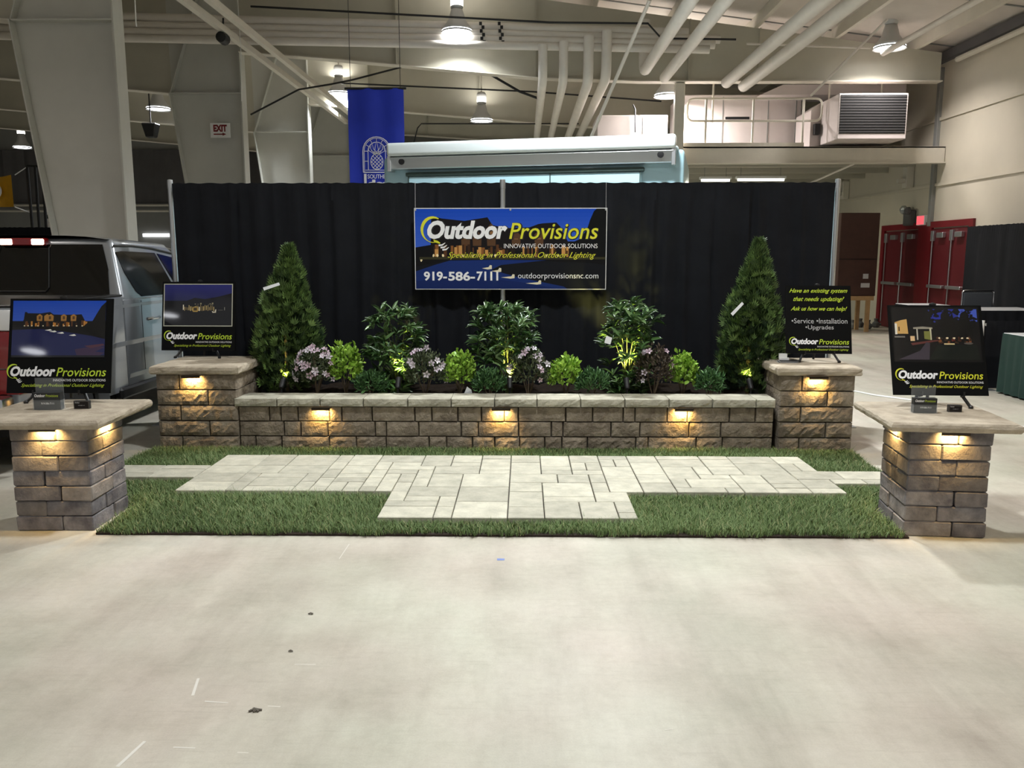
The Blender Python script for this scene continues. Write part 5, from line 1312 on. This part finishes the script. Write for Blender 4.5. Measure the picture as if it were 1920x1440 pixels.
# ------------------------------------------------------------------ mezzanine at the right
MY = 16.55
pA, pB = PY(1262, 275, MY), PY(1752, 305, MY); mz1, mz0 = pA.z, pB.z; mx0, mx1 = pA.x, XW-.01
mz = thing('mezzanine', 'cream steel mezzanine platform below the roof at the right', 'platform', ((mx0+mx1)/2, MY, mz0))
MB().box(mx0, mx1, MY, MY+.1, mz0, mz1).build('edge_beam', M['cream_paint'], mz, bevel=.006)
MB().box(mx0, mx1, MY-.05, MY+.15, mz0-.012, mz0+.004).build('beam_flange', M['cream_paint'], mz)
MB().box(mx0, mx1, MY, MY+6, mz1-.03, mz1-.005).build('deck', M['wall_grey'], mz)
for i in range(4): MB().box(mx0, mx1, MY+1.2+i*1.3, MY+1.3+i*1.3, mz0+.05, mz1-.03).build('joist', M['beam_paint'], mz)
MB().box(mx0, PY(1507,270,MY).x, MY-.01, MY+.01, mz1, mz1+.07).build('toe_board', M['cream_paint'], mz)
px_ = PY(1270, 250, MY-.12)
tag(MB().box(px_.x-.09, px_.x+.09, MY-.3, MY-.12, 0, PY(1270,157,MY-.2).z).build('support_post', M['cream_paint'], bevel=.01), 'square cream post rising beside the awning at the mezzanine end', 'post')
rl = thing('guard_railing', 'cream tubular guard railing with rounded ends on the mezzanine', 'railing', (PY(1400,275,MY).x, MY+.05, mz1))
zt_, zm_ = PY(1400,184,MY).z, PY(1400,226,MY).z; xa, xb = PY(1290,200,MY).x, PY(1543,200,MY).x; ry = MY+.05
loop = bend([(xa+.5,ry,zt_),(xa,ry,zt_),(xa,ry,zm_),(xa+.5,ry,zm_)], rad=.13); MB().tube(loop, .022, 8).build('end_loop', M['cream_paint'], rl, smooth=True)
loop = bend([(xb-.5,ry,zt_),(xb,ry,zt_),(xb,ry,zm_),(xb-.5,ry,zm_)], rad=.13); MB().tube(loop, .022, 8).build('end_loop', M['cream_paint'], rl, smooth=True)
for z in (zt_, zm_): MB().tube([(xa+.45,ry,z),(xb-.45,ry,z)], .022, 8).build('rail', M['cream_paint'], rl, smooth=True)
for u in (1324, 1413, 1507): x = PY(u,230,MY).x; MB().tube([(x,ry,mz1-.02),(x,ry,zt_)], .024, 8).build('post', M['cream_paint'], rl, smooth=True)
x = PY(1343,170,MY).x; MB().tube([(x,ry+.2,zm_),(x,ry+.2,PY(1343,152,MY).z)], .02, 6).build('hanger_rod', M['cream_paint'], rl)
M['unit_paint'] = mat('unit_paint', sRGB(206,196,192), .5, var=.04, nscale=2)
cy = MY+1.4
c0, c1 = PY(1276, 178, cy), PY(1500, 268, cy)
cb = thing('plant_cabinet', 'large pale equipment cabinet behind the mezzanine railing', 'cabinet', ((c0.x+c1.x)/2, cy+.6, mz1))
MB().box(c0.x, c1.x, cy, cy+1.2, mz1-.004, c0.z).build('housing', M['unit_paint'], cb, bevel=.015)
for u in (1355, 1440, 1492): xx = PY(u,220,cy).x; MB().box(xx-.01, xx+.01, cy-.008, cy+.01, mz1+.02, c0.z-.04).build('panel_joint', M['wall_grey'], cb)
xx0, xx1, zz = PY(1360,220,cy).x, PY(1405,220,cy).x, PY(1380,221,cy).z; MB().box(xx0, xx1, cy-.01, cy+.02, zz-.03, zz+.02).build('vent_slot', M['black_paint'], cb)
cb2 = thing('plant_cabinet', 'pale boxy duct housing left of the mezzanine post, above the awning', 'cabinet', (PY(1155,240,MY+1).x, MY+1.6, mz1))
a, b = PY(1120, 216, MY+1), PY(1250, 300, MY+1); MB().box(a.x, b.x, MY+1, MY+2.2, mz0, a.z).build('housing', M['unit_paint'], cb2, bevel=.015)
xx = PY(1206,230,MY+1).x; MB().box(xx-.01, xx+.01, MY+.99, MY+1.01, mz0+.1, a.z-.02).build('panel_joint', M['wall_grey'], cb2)
dz = MY-.6                                             # air unit juts out in front
a, b = PY(1577, 178, dz), PY(1696, 250, dz)
ac = thing('air_unit', 'pale air handling unit with dark grille hanging over the mezzanine edge', 'air unit', ((a.x+b.x)/2, dz+.6, b.z))
MB().box(a.x-.03, b.x+.03, dz, dz+1.5, b.z-.10, a.z+.03).build('housing', M['unit_paint'], ac, bevel=.01)
MB().box(a.x, b.x, dz-.006, dz+.02, b.z, a.z).build('grille_back', M['black_paint'], ac)
for i in range(14): z = b.z+(a.z-b.z)*(i+.5)/14; MB().box(a.x, b.x, dz-.012, dz+.004, z-.004, z+.004).build('grille_slat', M['wall_dark'], ac)
l = PY(1512, 200, MY+.6)
MB().hexa([(l.x, MY+.3, b.z-.12),(a.x-.03, dz+.95, b.z-.10),(a.x-.03, dz+1.5, b.z-.10),(l.x, MY+1.2, b.z-.12)], [(l.x, MY+.3, a.z-.12),(a.x-.03, dz+.95, a.z+.03),(a.x-.03, dz+1.5, a.z+.03),(l.x, MY+1.2, a.z-.12)]).build('duct_hood', M['unit_paint'], ac)
MB().box(l.x+.06, l.x+.16, MY+.2, MY+.36, b.z+.1, b.z+.3).build('switch_box', M['black_paint'], ac)
for x in (a.x+.1, b.x-.1): MB().tube([(x, dz+.9, a.z),(x, dz+.9, roof_z(x)-.1)], .018, 6).build('hanger_rod', M['cream_paint'], ac)
# slanted duct above
MB_ = MB(); q0, q1 = PY(1425,178,MY+.8), PY(1700,158,MY+.8)
tag(MB_.hexa([(q0.x,MY+.8,q0.z),(q1.x,MY+.8,q0.z),(q1.x,MY+1.6,q0.z),(q0.x,MY+1.6,q0.z)], [(q0.x+.45,MY+.8,q1.z),(q1.x,MY+.8,q1.z),(q1.x,MY+1.6,q1.z),(q0.x+.45,MY+1.6,q1.z)]).build('sheet_duct', M['unit_paint']), 'pale slanted sheet metal duct above the mezzanine air unit', 'duct')
# fluorescent lamps under the mezzanine
for (u0, u1, v), lab in (((1312,1370,339),'left fluorescent tube lamp under the mezzanine'), ((1380,1472,338),'right fluorescent tube lamp under the mezzanine')):
    Yl = MY+1.8; a, b = PY(u0, v, Yl), PY(u1, v, Yl); t = thing('tube_lamp', lab, 'lamp', ((a.x+b.x)/2, Yl, a.z))
    MB().box(a.x, b.x, Yl-.08, Yl+.08, a.z+.03, a.z+.08).build('fixture', M['white_flat'], t)
    MB().tube([(a.x+.03,Yl-.02,a.z+.01),(b.x-.03,Yl-.02,a.z+.01)], .028, 8).build('tube', M['tube_glow'], t)
    for x in (a.x+.1, b.x-.1): MB().tube([(x,Yl,a.z+.08),(x,Yl,mz1-.03)], .006, 5).build('hanger', M['wall_grey'], t)
    ld = bpy.data.lights.new('tube_light','AREA'); ld.shape='RECTANGLE'; ld.size=b.x-a.x; ld.size_y=.06; ld.energy=25; ld.color=(1,1,.8); lo = bpy.data.objects.new('tube_light', ld); COL.objects.link(lo); lo.parent=t; lo.location=(0,0,-.03)
pipe('brace_rod', [PY(1602,307,MY+.03), PY(1520,343,MY+.3)], .02, 'thin pale rod slanting under the mezzanine beam', n=6)

# right wall fittings
def wall_item(u, v): return PX(u, v, XW)
tag(MB().box(XW-.07, XW+.01, wall_item(1756,300).y-.06, wall_item(1756,300).y+.06, PX(1746,424,XW-.05).z, roof_z(XW)-.3).build('wall_post', M['wall_grey'], bevel=.008), 'grey vertical steel post on the right wall above the red doors', 'post')
for (u, v0, v1, lab) in ((1591,340,374,'grey wall bracket close to the right end of the backdrop'), (1712,312,352,'grey wall bracket under the mezzanine corner')):
    a, b = wall_item(u, v0), wall_item(u, v1); t = thing('wall_bracket', lab, 'bracket', (XW-.1, a.y, b.z)); MB().box(XW-.16, XW-.005, a.y-.1, a.y+.1, b.z, a.z).build('bracket_arm', M['cream_paint'], t, bevel=.01); MB().box(XW-.3, XW-.16, a.y-.05, a.y+.05, b.z+.1, b.z+.18).build('bracket_tip', M['cream_paint'], t)
# doors
yA, yB = wall_item(1655,500).y, wall_item(1817,500).y; zd = 2.12
dr_ = struct(MB().box(XW-.05, XW+.01, yB-.1, yA+.08, zd, zd+.12).build('door_1', M['red_paint'])); tag(dr_, 'pair of red double doors with exit bars on the right wall')
span = yA-yB; edges = [yA+.08, yA-.10, yA-.10-span*.22, yA-.10-span*.44, yA-.10-span*.58, yA-.10-span*.78, yB+.02]
for (s0, s1) in ((yA-.08, yA+.08), (edges[4]-.02, edges[3]+.02), (yB-.1, yB+.04)):
    MB().box(XW-.05, XW+.01, s0, s1, 0, zd).build('door_frame', M['red_paint'], dr_)
for (d0, d1) in ((edges[1], edges[2]), (edges[2], edges[3]), (edges[4], edges[5]), (edges[5], edges[6])):
    lo_, hi_ = min(d0, d1)+.01, max(d0, d1)-.01
    lf = MB().box(XW-.03, XW+.01, lo_, hi_, .01, zd-.02).build('door_leaf', M['red_door'], dr_, bevel=.004)
    MB().tube([(XW-.06, hi_-.10, .12), (XW-.06, hi_-.10, zd-.12)], .012, 6).build('exit_rod', M['alu'], lf)
    MB().box(XW-.10, XW-.03, lo_+.06, hi_-.06, .95, 1.01).build('push_bar', M['alu'], lf, bevel=.008)
    MB().box(XW-.10, XW-.03, lo_+.15, lo_+.40, zd-.20, zd-.10).build('door_closer', M['alu'], lf, bevel=.008)
    MB().box(XW-.08, XW-.03, hi_-.16, hi_-.05, zd-.26, zd-.06).build('rod_guide', M['alu'], lf, bevel=.006)
# emergency light and red exit light
a = wall_item(1712, 405); t = thing('emergency_light', 'dark emergency light unit with round lamp above the red doors', 'light', (XW-.1, a.y, a.z-.18))
MB().box(XW-.14, XW-.005, a.y-.16, a.y+.16, a.z-.2, a.z+.12).build('case', M['wall_dark'], t, bevel=.02)
MB().lathe([(.09,0),(.085,-.06),(.03,-.10)], (XW-.14, a.y+.08, a.z+.13), 12, 'x').build('lamp_head', M['alu'], t)
MB().lathe([(.08,0),(.075,-.06),(.03,-.10)], (XW-.14, a.y-.12, a.z+.10), 12, 'x').build('lamp_head', M['wall_dark'], t)
M['exit_red'] = mat('exit_red', sRGB(220,60,70), .4, emit=sRGB(255,110,120), estr=.8)
a = wall_item(1734, 413); t = thing('exit_light', 'small glowing red exit light above the red doors', 'light', (XW-.06, a.y, a.z-.1))
MB().box(XW-.09, XW-.005, a.y-.17, a.y+.17, a.z-.10, a.z+.10).build('case', M['white_flat'], t, bevel=.008)
MB().box(XW-.096, XW-.088, a.y-.15, a.y+.15, a.z-.085, a.z+.085).build('face', M['exit_red'], t)

# brown crate on a wooden stand
M['brown_wood'] = mat('brown_wood', sRGB(66,40,32), .65, var=.12, nscale=6); M['raw_wood'] = mat('raw_wood', sRGB(176,142,98), .75, var=.1, nscale=12)
cyy = 17.4; a, b = PY(1578, 399, cyy), PY(1638, 556, cyy)
st = thing('wooden_stand', 'raw timber stand holding up the tall brown crate', 'stand', ((a.x+b.x)/2, cyy+.3, 0)); zs_ = b.z-.08
MB().box(a.x+.02, b.x, cyy-.02, cyy+.03, zs_, zs_+.09).build('front_board', M['raw_wood'], st); MB().box(a.x, b.x, cyy, cyy+.6, zs_+.07, zs_+.09).build('top_board', M['raw_wood'], st)
for x in (a.x+.08, b.x-.1):
    for y in (cyy+.03, cyy+.55): MB().box(x-.04, x+.04, y-.03, y+.03, 0, zs_+.07).build('leg', M['raw_wood'], st)
cr_ = thing('tall_crate', 'tall dark brown wooden crate standing beside the red doors', 'crate', ((a.x+b.x)/2, cyy+.3, zs_+.09))
MB().box(a.x, b.x+.03, cyy, cyy+.62, zs_+.0905, a.z).build('case', M['brown_wood'], cr_, bevel=.01)
zm = a.z-(a.z-b.z)*.55; MB().box(a.x+.01, b.x+.02, cyy-.004, cyy+.01, zm-.006, zm+.006).build('panel_joint', M['under_black'], cr_)
for (u, v, w, h) in ((1623,518,.11,.10),(1622,535,.18,.09)): q_ = PY(u, v, cyy); MB().box(q_.x-w/2, q_.x+w/2, cyy-.006, cyy+.004, q_.z-h/2, q_.z+h/2).build('paper_label', M['ink_grey'], cr_)
M['case_black'] = mat('case_black', sRGB(22,22,24), .7)
r9 = random.Random(3)
for i, lab in enumerate(('grey metal fitting lying leftmost under the brown crate', 'dark metal fitting second from left under the brown crate', 'dark metal fitting third from left under the brown crate', 'dark metal fitting rightmost under the brown crate')):
    p = PZ(1597+i*15, 617-(i % 2)*3); b_ = MB(); b_.lathe([(.05,0),(.08,.03),(.08,.10),(.04,.14),(.05,.2)], (p.x, p.y, 0), 10); b_.tube([(p.x-.1,p.y,.05),(p.x+.09,p.y-.05,.08)], .03, 6)
    tag(b_.build('metal_fitting', M['wall_grey'] if i == 0 else M['wall_dark']), lab, 'fitting')

# right aisle: wall drape, tables, chair, low drape, green table
drape(11.0, PX(1817,430,XW-.45).y, XW-.45, PX(1817,427,XW-.45).z, 'black curtain along the right wall beside the red doors', seed=21, axis='y', amp=.04, folds=10)
M['table_white'] = mat('table_white', sRGB(240,240,240), .35, coat=.2)
def table(x0, x1, y0, y1, z, label, cloth, lab_cloth, skirt_lo=.02):
    t = thing('folding_table', label, 'table', ((x0+x1)/2, (y0+y1)/2, 0))
    MB().box(x0, x1, y0, y1, z-.035, z).build('tabletop', M['table_white'], t, bevel=.008)
    for x in (x0+.15, x1-.15):
        for y in (y0+.1, y1-.1): MB().tube([(x,y,.001),(x,y,z-.035)], .016, 6).build('leg', M['wall_grey'], t)
    sk = thing('table_skirt', lab_cloth, 'table skirt', ((x0+x1)/2, (y0+y1)/2, 0)); vs = []; pr_l = []
    loop = [(x0,y0),(x1,y0),(x1,y1),(x0,y1)]
    for (ax, ay), (bx, by) in zip(loop, loop[1:]+loop[:1]):
        n_ = max(8, int(math.hypot(bx-ax, by-ay)*26))
        for i in range(n_):
            s = i/n_; nx_, ny_ = (by-ay), -(bx-ax); ll = math.hypot(nx_, ny_); w = .012+.010*math.sin(i*1.7)
            pr_l.append((ax+(bx-ax)*s, ay+(by-ay)*s, nx_/ll, ny_/ll, w))
    k = len(pr_l)
    for zz, f_ in ((z-.004,.35),(z-.12,.8),(z*.5,1.3),(skirt_lo,1.8)): vs += [(x+nx*w*f_, y+ny*w*f_, zz) for x, y, nx, ny, w in pr_l]
    MB().add(vs, [(j*k+i, j*k+(i+1) % k, (j+1)*k+(i+1) % k, (j+1)*k+i) for j in range(3) for i in range(k)]).build('cloth', M[cloth], sk, smooth=True, recalc=False)
M['green_cloth'] = mat('green_cloth', sRGB(26,52,44), .85, var=.12, nscale=5)
M['black_skirt'] = M['black_cloth']
p = PZ(1790, 576, .80); table(p.x, XW-.6, 12.0, 12.75, .80, 'white-topped table with black skirt at the back of the right aisle', 'black_skirt', 'black skirt around the white-topped table in the right aisle')
p = PZ(1716, 567, .80); table(6.12, 6.74, 13.1, 13.8, .80, 'white-topped table farther back, near the wall curtain', 'black_skirt', 'black skirt around the table nearest the wall curtain')
tX, tYb = PZ(1869, 736).x, PZ(1869, 736).y
table(tX, tX+1.8, tYb-1.2, tYb-.02, .70, 'white-topped table with dark green skirt at the right picture edge', 'green_cloth', 'dark green pleated skirt around the table at the right edge')
ly = tYb+.25; lx = PY(1843,605,ly).x; lz = PY(1843,604,ly).z
drape(lx+.03, lx+2.2, ly, lz, 'low black divider curtain behind the green-skirted table', seed=33, amp=.02, folds=14)
t = thing('drape_pole', 'short white pole at the end of the low black divider', 'pole', (lx, ly, 0)); MB().tube([(0,0,.006),(0,0,lz+.02)], .02, 10).build('tube', M['white_flat'], t, local=True, smooth=True); MB().box(-.15,.15,-.15,.15,0,.008).build('base_plate', M['alu'], t, local=True)
# chair
cY = 13.2; a, b = PY(1805, 545, cY), PY(1862, 567, cY); ch = thing('stacking_chair', 'grey chair with chrome frame behind the white-topped tables', 'chair', ((a.x+b.x)/2, cY, 0))
MB().box(a.x+.02, b.x-.02, cY-.012, cY+.015, a.z-.42, a.z-.03).build('backrest', mat('chair_grey', sRGB(84,88,94), .6), ch, bevel=.012)
MB().tube(bend([(a.x,cY,.0),(a.x,cY,a.z),(b.x,cY,a.z),(b.x,cY,.0)], rad=.04), .013, 8).build('back_frame', M['chrome'], ch, smooth=True)
MB().box(a.x+.01, b.x-.01, cY-.44, cY+.02, .42, .47).build('seat', M['black_plastic'], ch, bevel=.012)
for x in (a.x, b.x): MB().tube([(x,cY-.44,0),(x,cY-.42,.43),(x,cY,.43)], .012, 6).build('leg', M['chrome'], ch)
# white cord on the floor
pts = [PZ(u, v, .008) for u, v in ((1590,731),(1640,741),(1700,749),(1760,757),(1840,776),(1925,803))]
tag(MB().tube(pts, .012, 6).build('floor_cord', M['white_flat'], smooth=True), 'white cable running over the floor behind the right front pillar', 'cable')

# ------------------------------------------------------------------ far left background
M['flag_yellow'] = mat('flag_yellow', sRGB(222,166,34), .6, var=.08, nscale=4)
fy = 19.0; a, b = PY(-60, 328, fy), PY(28, 388, fy); t = thing('yellow_flag', 'yellow flag tied between cords at the far left', 'flag', ((a.x+b.x)/2, fy, b.z))
vs = []
for j in range(2):
    for i in range(13): s = i/12; vs.append((a.x+(b.x-a.x)*s, fy+.04*math.sin(i*.9), (b.z if j == 0 else a.z)-(0 if j == 0 else .05*math.sin(s*3.1))))
MB().add(vs, [(i, i+1, 14+i, 13+i) for i in range(12)]).build('cloth', M['flag_yellow'], t, smooth=True, recalc=False)
q = PY(2, 358, fy); MB().lathe([(.10,-.07),(.20,-.06),(.20,-.055),(.10,-.065)], (q.x-.15, fy, q.z), 20, 'y').build('emblem_ring', M['ink_white'], t)
for (u0,v0,u1,v1) in ((28,328,52,312),(28,388,58,399)): MB().tube([PY(u0,v0,fy), PY(u1,v1,fy)], .012, 5).build('cord', M['ink_white'], t)
pf = thing('pole_frame', 'black four-pole frame standing beside the yellow flag', 'frame', (PY(74,400,fy).x, fy, 0))
for u0, u1 in ((51,61),(66,74),(79,87),(93,102)):
    a, b = PY(u0,311,fy), PY(u1,430,fy); MB().tube([(b.x,fy,0),(b.x,fy,b.z),(a.x,fy,a.z)], .03, 6).build('pole', M['black_paint'], pf)
MB().tube([PY(51,311,fy), PY(93,313,fy)], .025, 6).build('top_bar', M['black_paint'], pf)
sy = fy+.5; a, b = PY(86, 373, sy), PY(140, 402, sy); t = thing('info_sign', 'white sign board with blue pattern behind the nearest column', 'sign', ((a.x+b.x)/2, sy, b.z)); sw, sh = b.x-a.x, a.z-b.z
MB().box(-sw/2, sw/2, 0, .03, 0, sh).build('board', M['white_flat'], t, local=True)
MB().box(-.03,.03,.03,.06,-b.z,sh).build('post', M['black_paint'], t, local=True)
q = Panel(t, sw, sh); S = [(rect(sw*.25, sh*.12, sw*.60, sh*.92), sRGB(44,48,84))]
for i in range(4):
    for j in range(3): S.append((blob(sw*(.30+.085*i), sh*(.25+.26*j), sw*.022, sh*.06, random.Random(i*7+j), 7), sRGB(190,192,204)))
q.shapes('printed_pattern', S)
a, b = PY(87, 410, sy), PY(134, 427, sy); t = thing('number_sign', 'white number sign reading 700 low behind the nearest column', 'sign', ((a.x+b.x)/2, sy, b.z-.2)); sw, sh = b.x-a.x, a.z-b.z+.2
MB().box(-sw/2, sw/2, 0, .03, 0, sh).build('board', M['white_flat'], t, local=True); MB().box(-.03,.03,.03,.06,-(b.z-.2),0).build('post', M['black_paint'], t, local=True)
Panel(t, sw, sh).text('700', sw*.10, sw*.9, sh*.12, sh*.75, 'black_paint', bold=.03)
a, b = PY(87, 403, sy), PY(134, 410, sy); tag(MB().box(a.x, b.x, sy, sy+.02, b.z, a.z).build('green_strip', M['green_cloth']), 'green strip between the two white signs behind the column', 'strip')
by_ = 17.5; a, b = PY(-40, 428, by_), PY(142, 445, by_)
drape(a.x, b.x, by_, a.z, 'low black curtain behind the pickup roof', seed=44, amp=.03, folds=16)
# floodlight/speaker clamps in the roof
p = PY(283, 240, 20); t = thing('roof_speaker', 'dark loudspeaker hanging between the first two columns', 'speaker', p)
MB().hexa([(-.1,-.1,-.22),(.1,-.1,-.22),(.1,.1,-.22),(-.1,.1,-.22)], [(-.17,-.15,.1),(.17,-.15,.1),(.17,.15,.1),(-.17,.15,.1)]).build('cabinet', M['black_paint'], t, local=True, bevel=.02); MB().tube([(0,0,.1),(0,0,2.4)], .015, 6).build('hanger', M['black_paint'], t, local=True)
p = PY(418, 72, 13.5); t = thing('roof_speaker', 'small dark spotlight clamped on the diagonal rail', 'spotlight', p)
MB().lathe([(.03,-.12),(.08,-.10),(.09,.08),(.05,.1)], (0,0,0), 12, 'y').build('barrel', M['black_paint'], t, local=True, smooth=True); MB().tube([(0,0,.05),(.02,0,.3)], .015, 6).build('clamp', M['black_paint'], t, local=True)
# bright windows far behind the drape edge
yw = YB-.05; a, b = PY(268, 438, yw), PY(318, 444, yw)
M['window_glow'] = mat('window_glow', (1,1,1), .5, emit=(.95,.97,1), estr=2.5)
wn = struct(MB().box(a.x, b.x, yw-.02, yw, b.z, a.z).build('window_1', M['window_glow'])); tag(wn, 'bright strip window in the far wall')
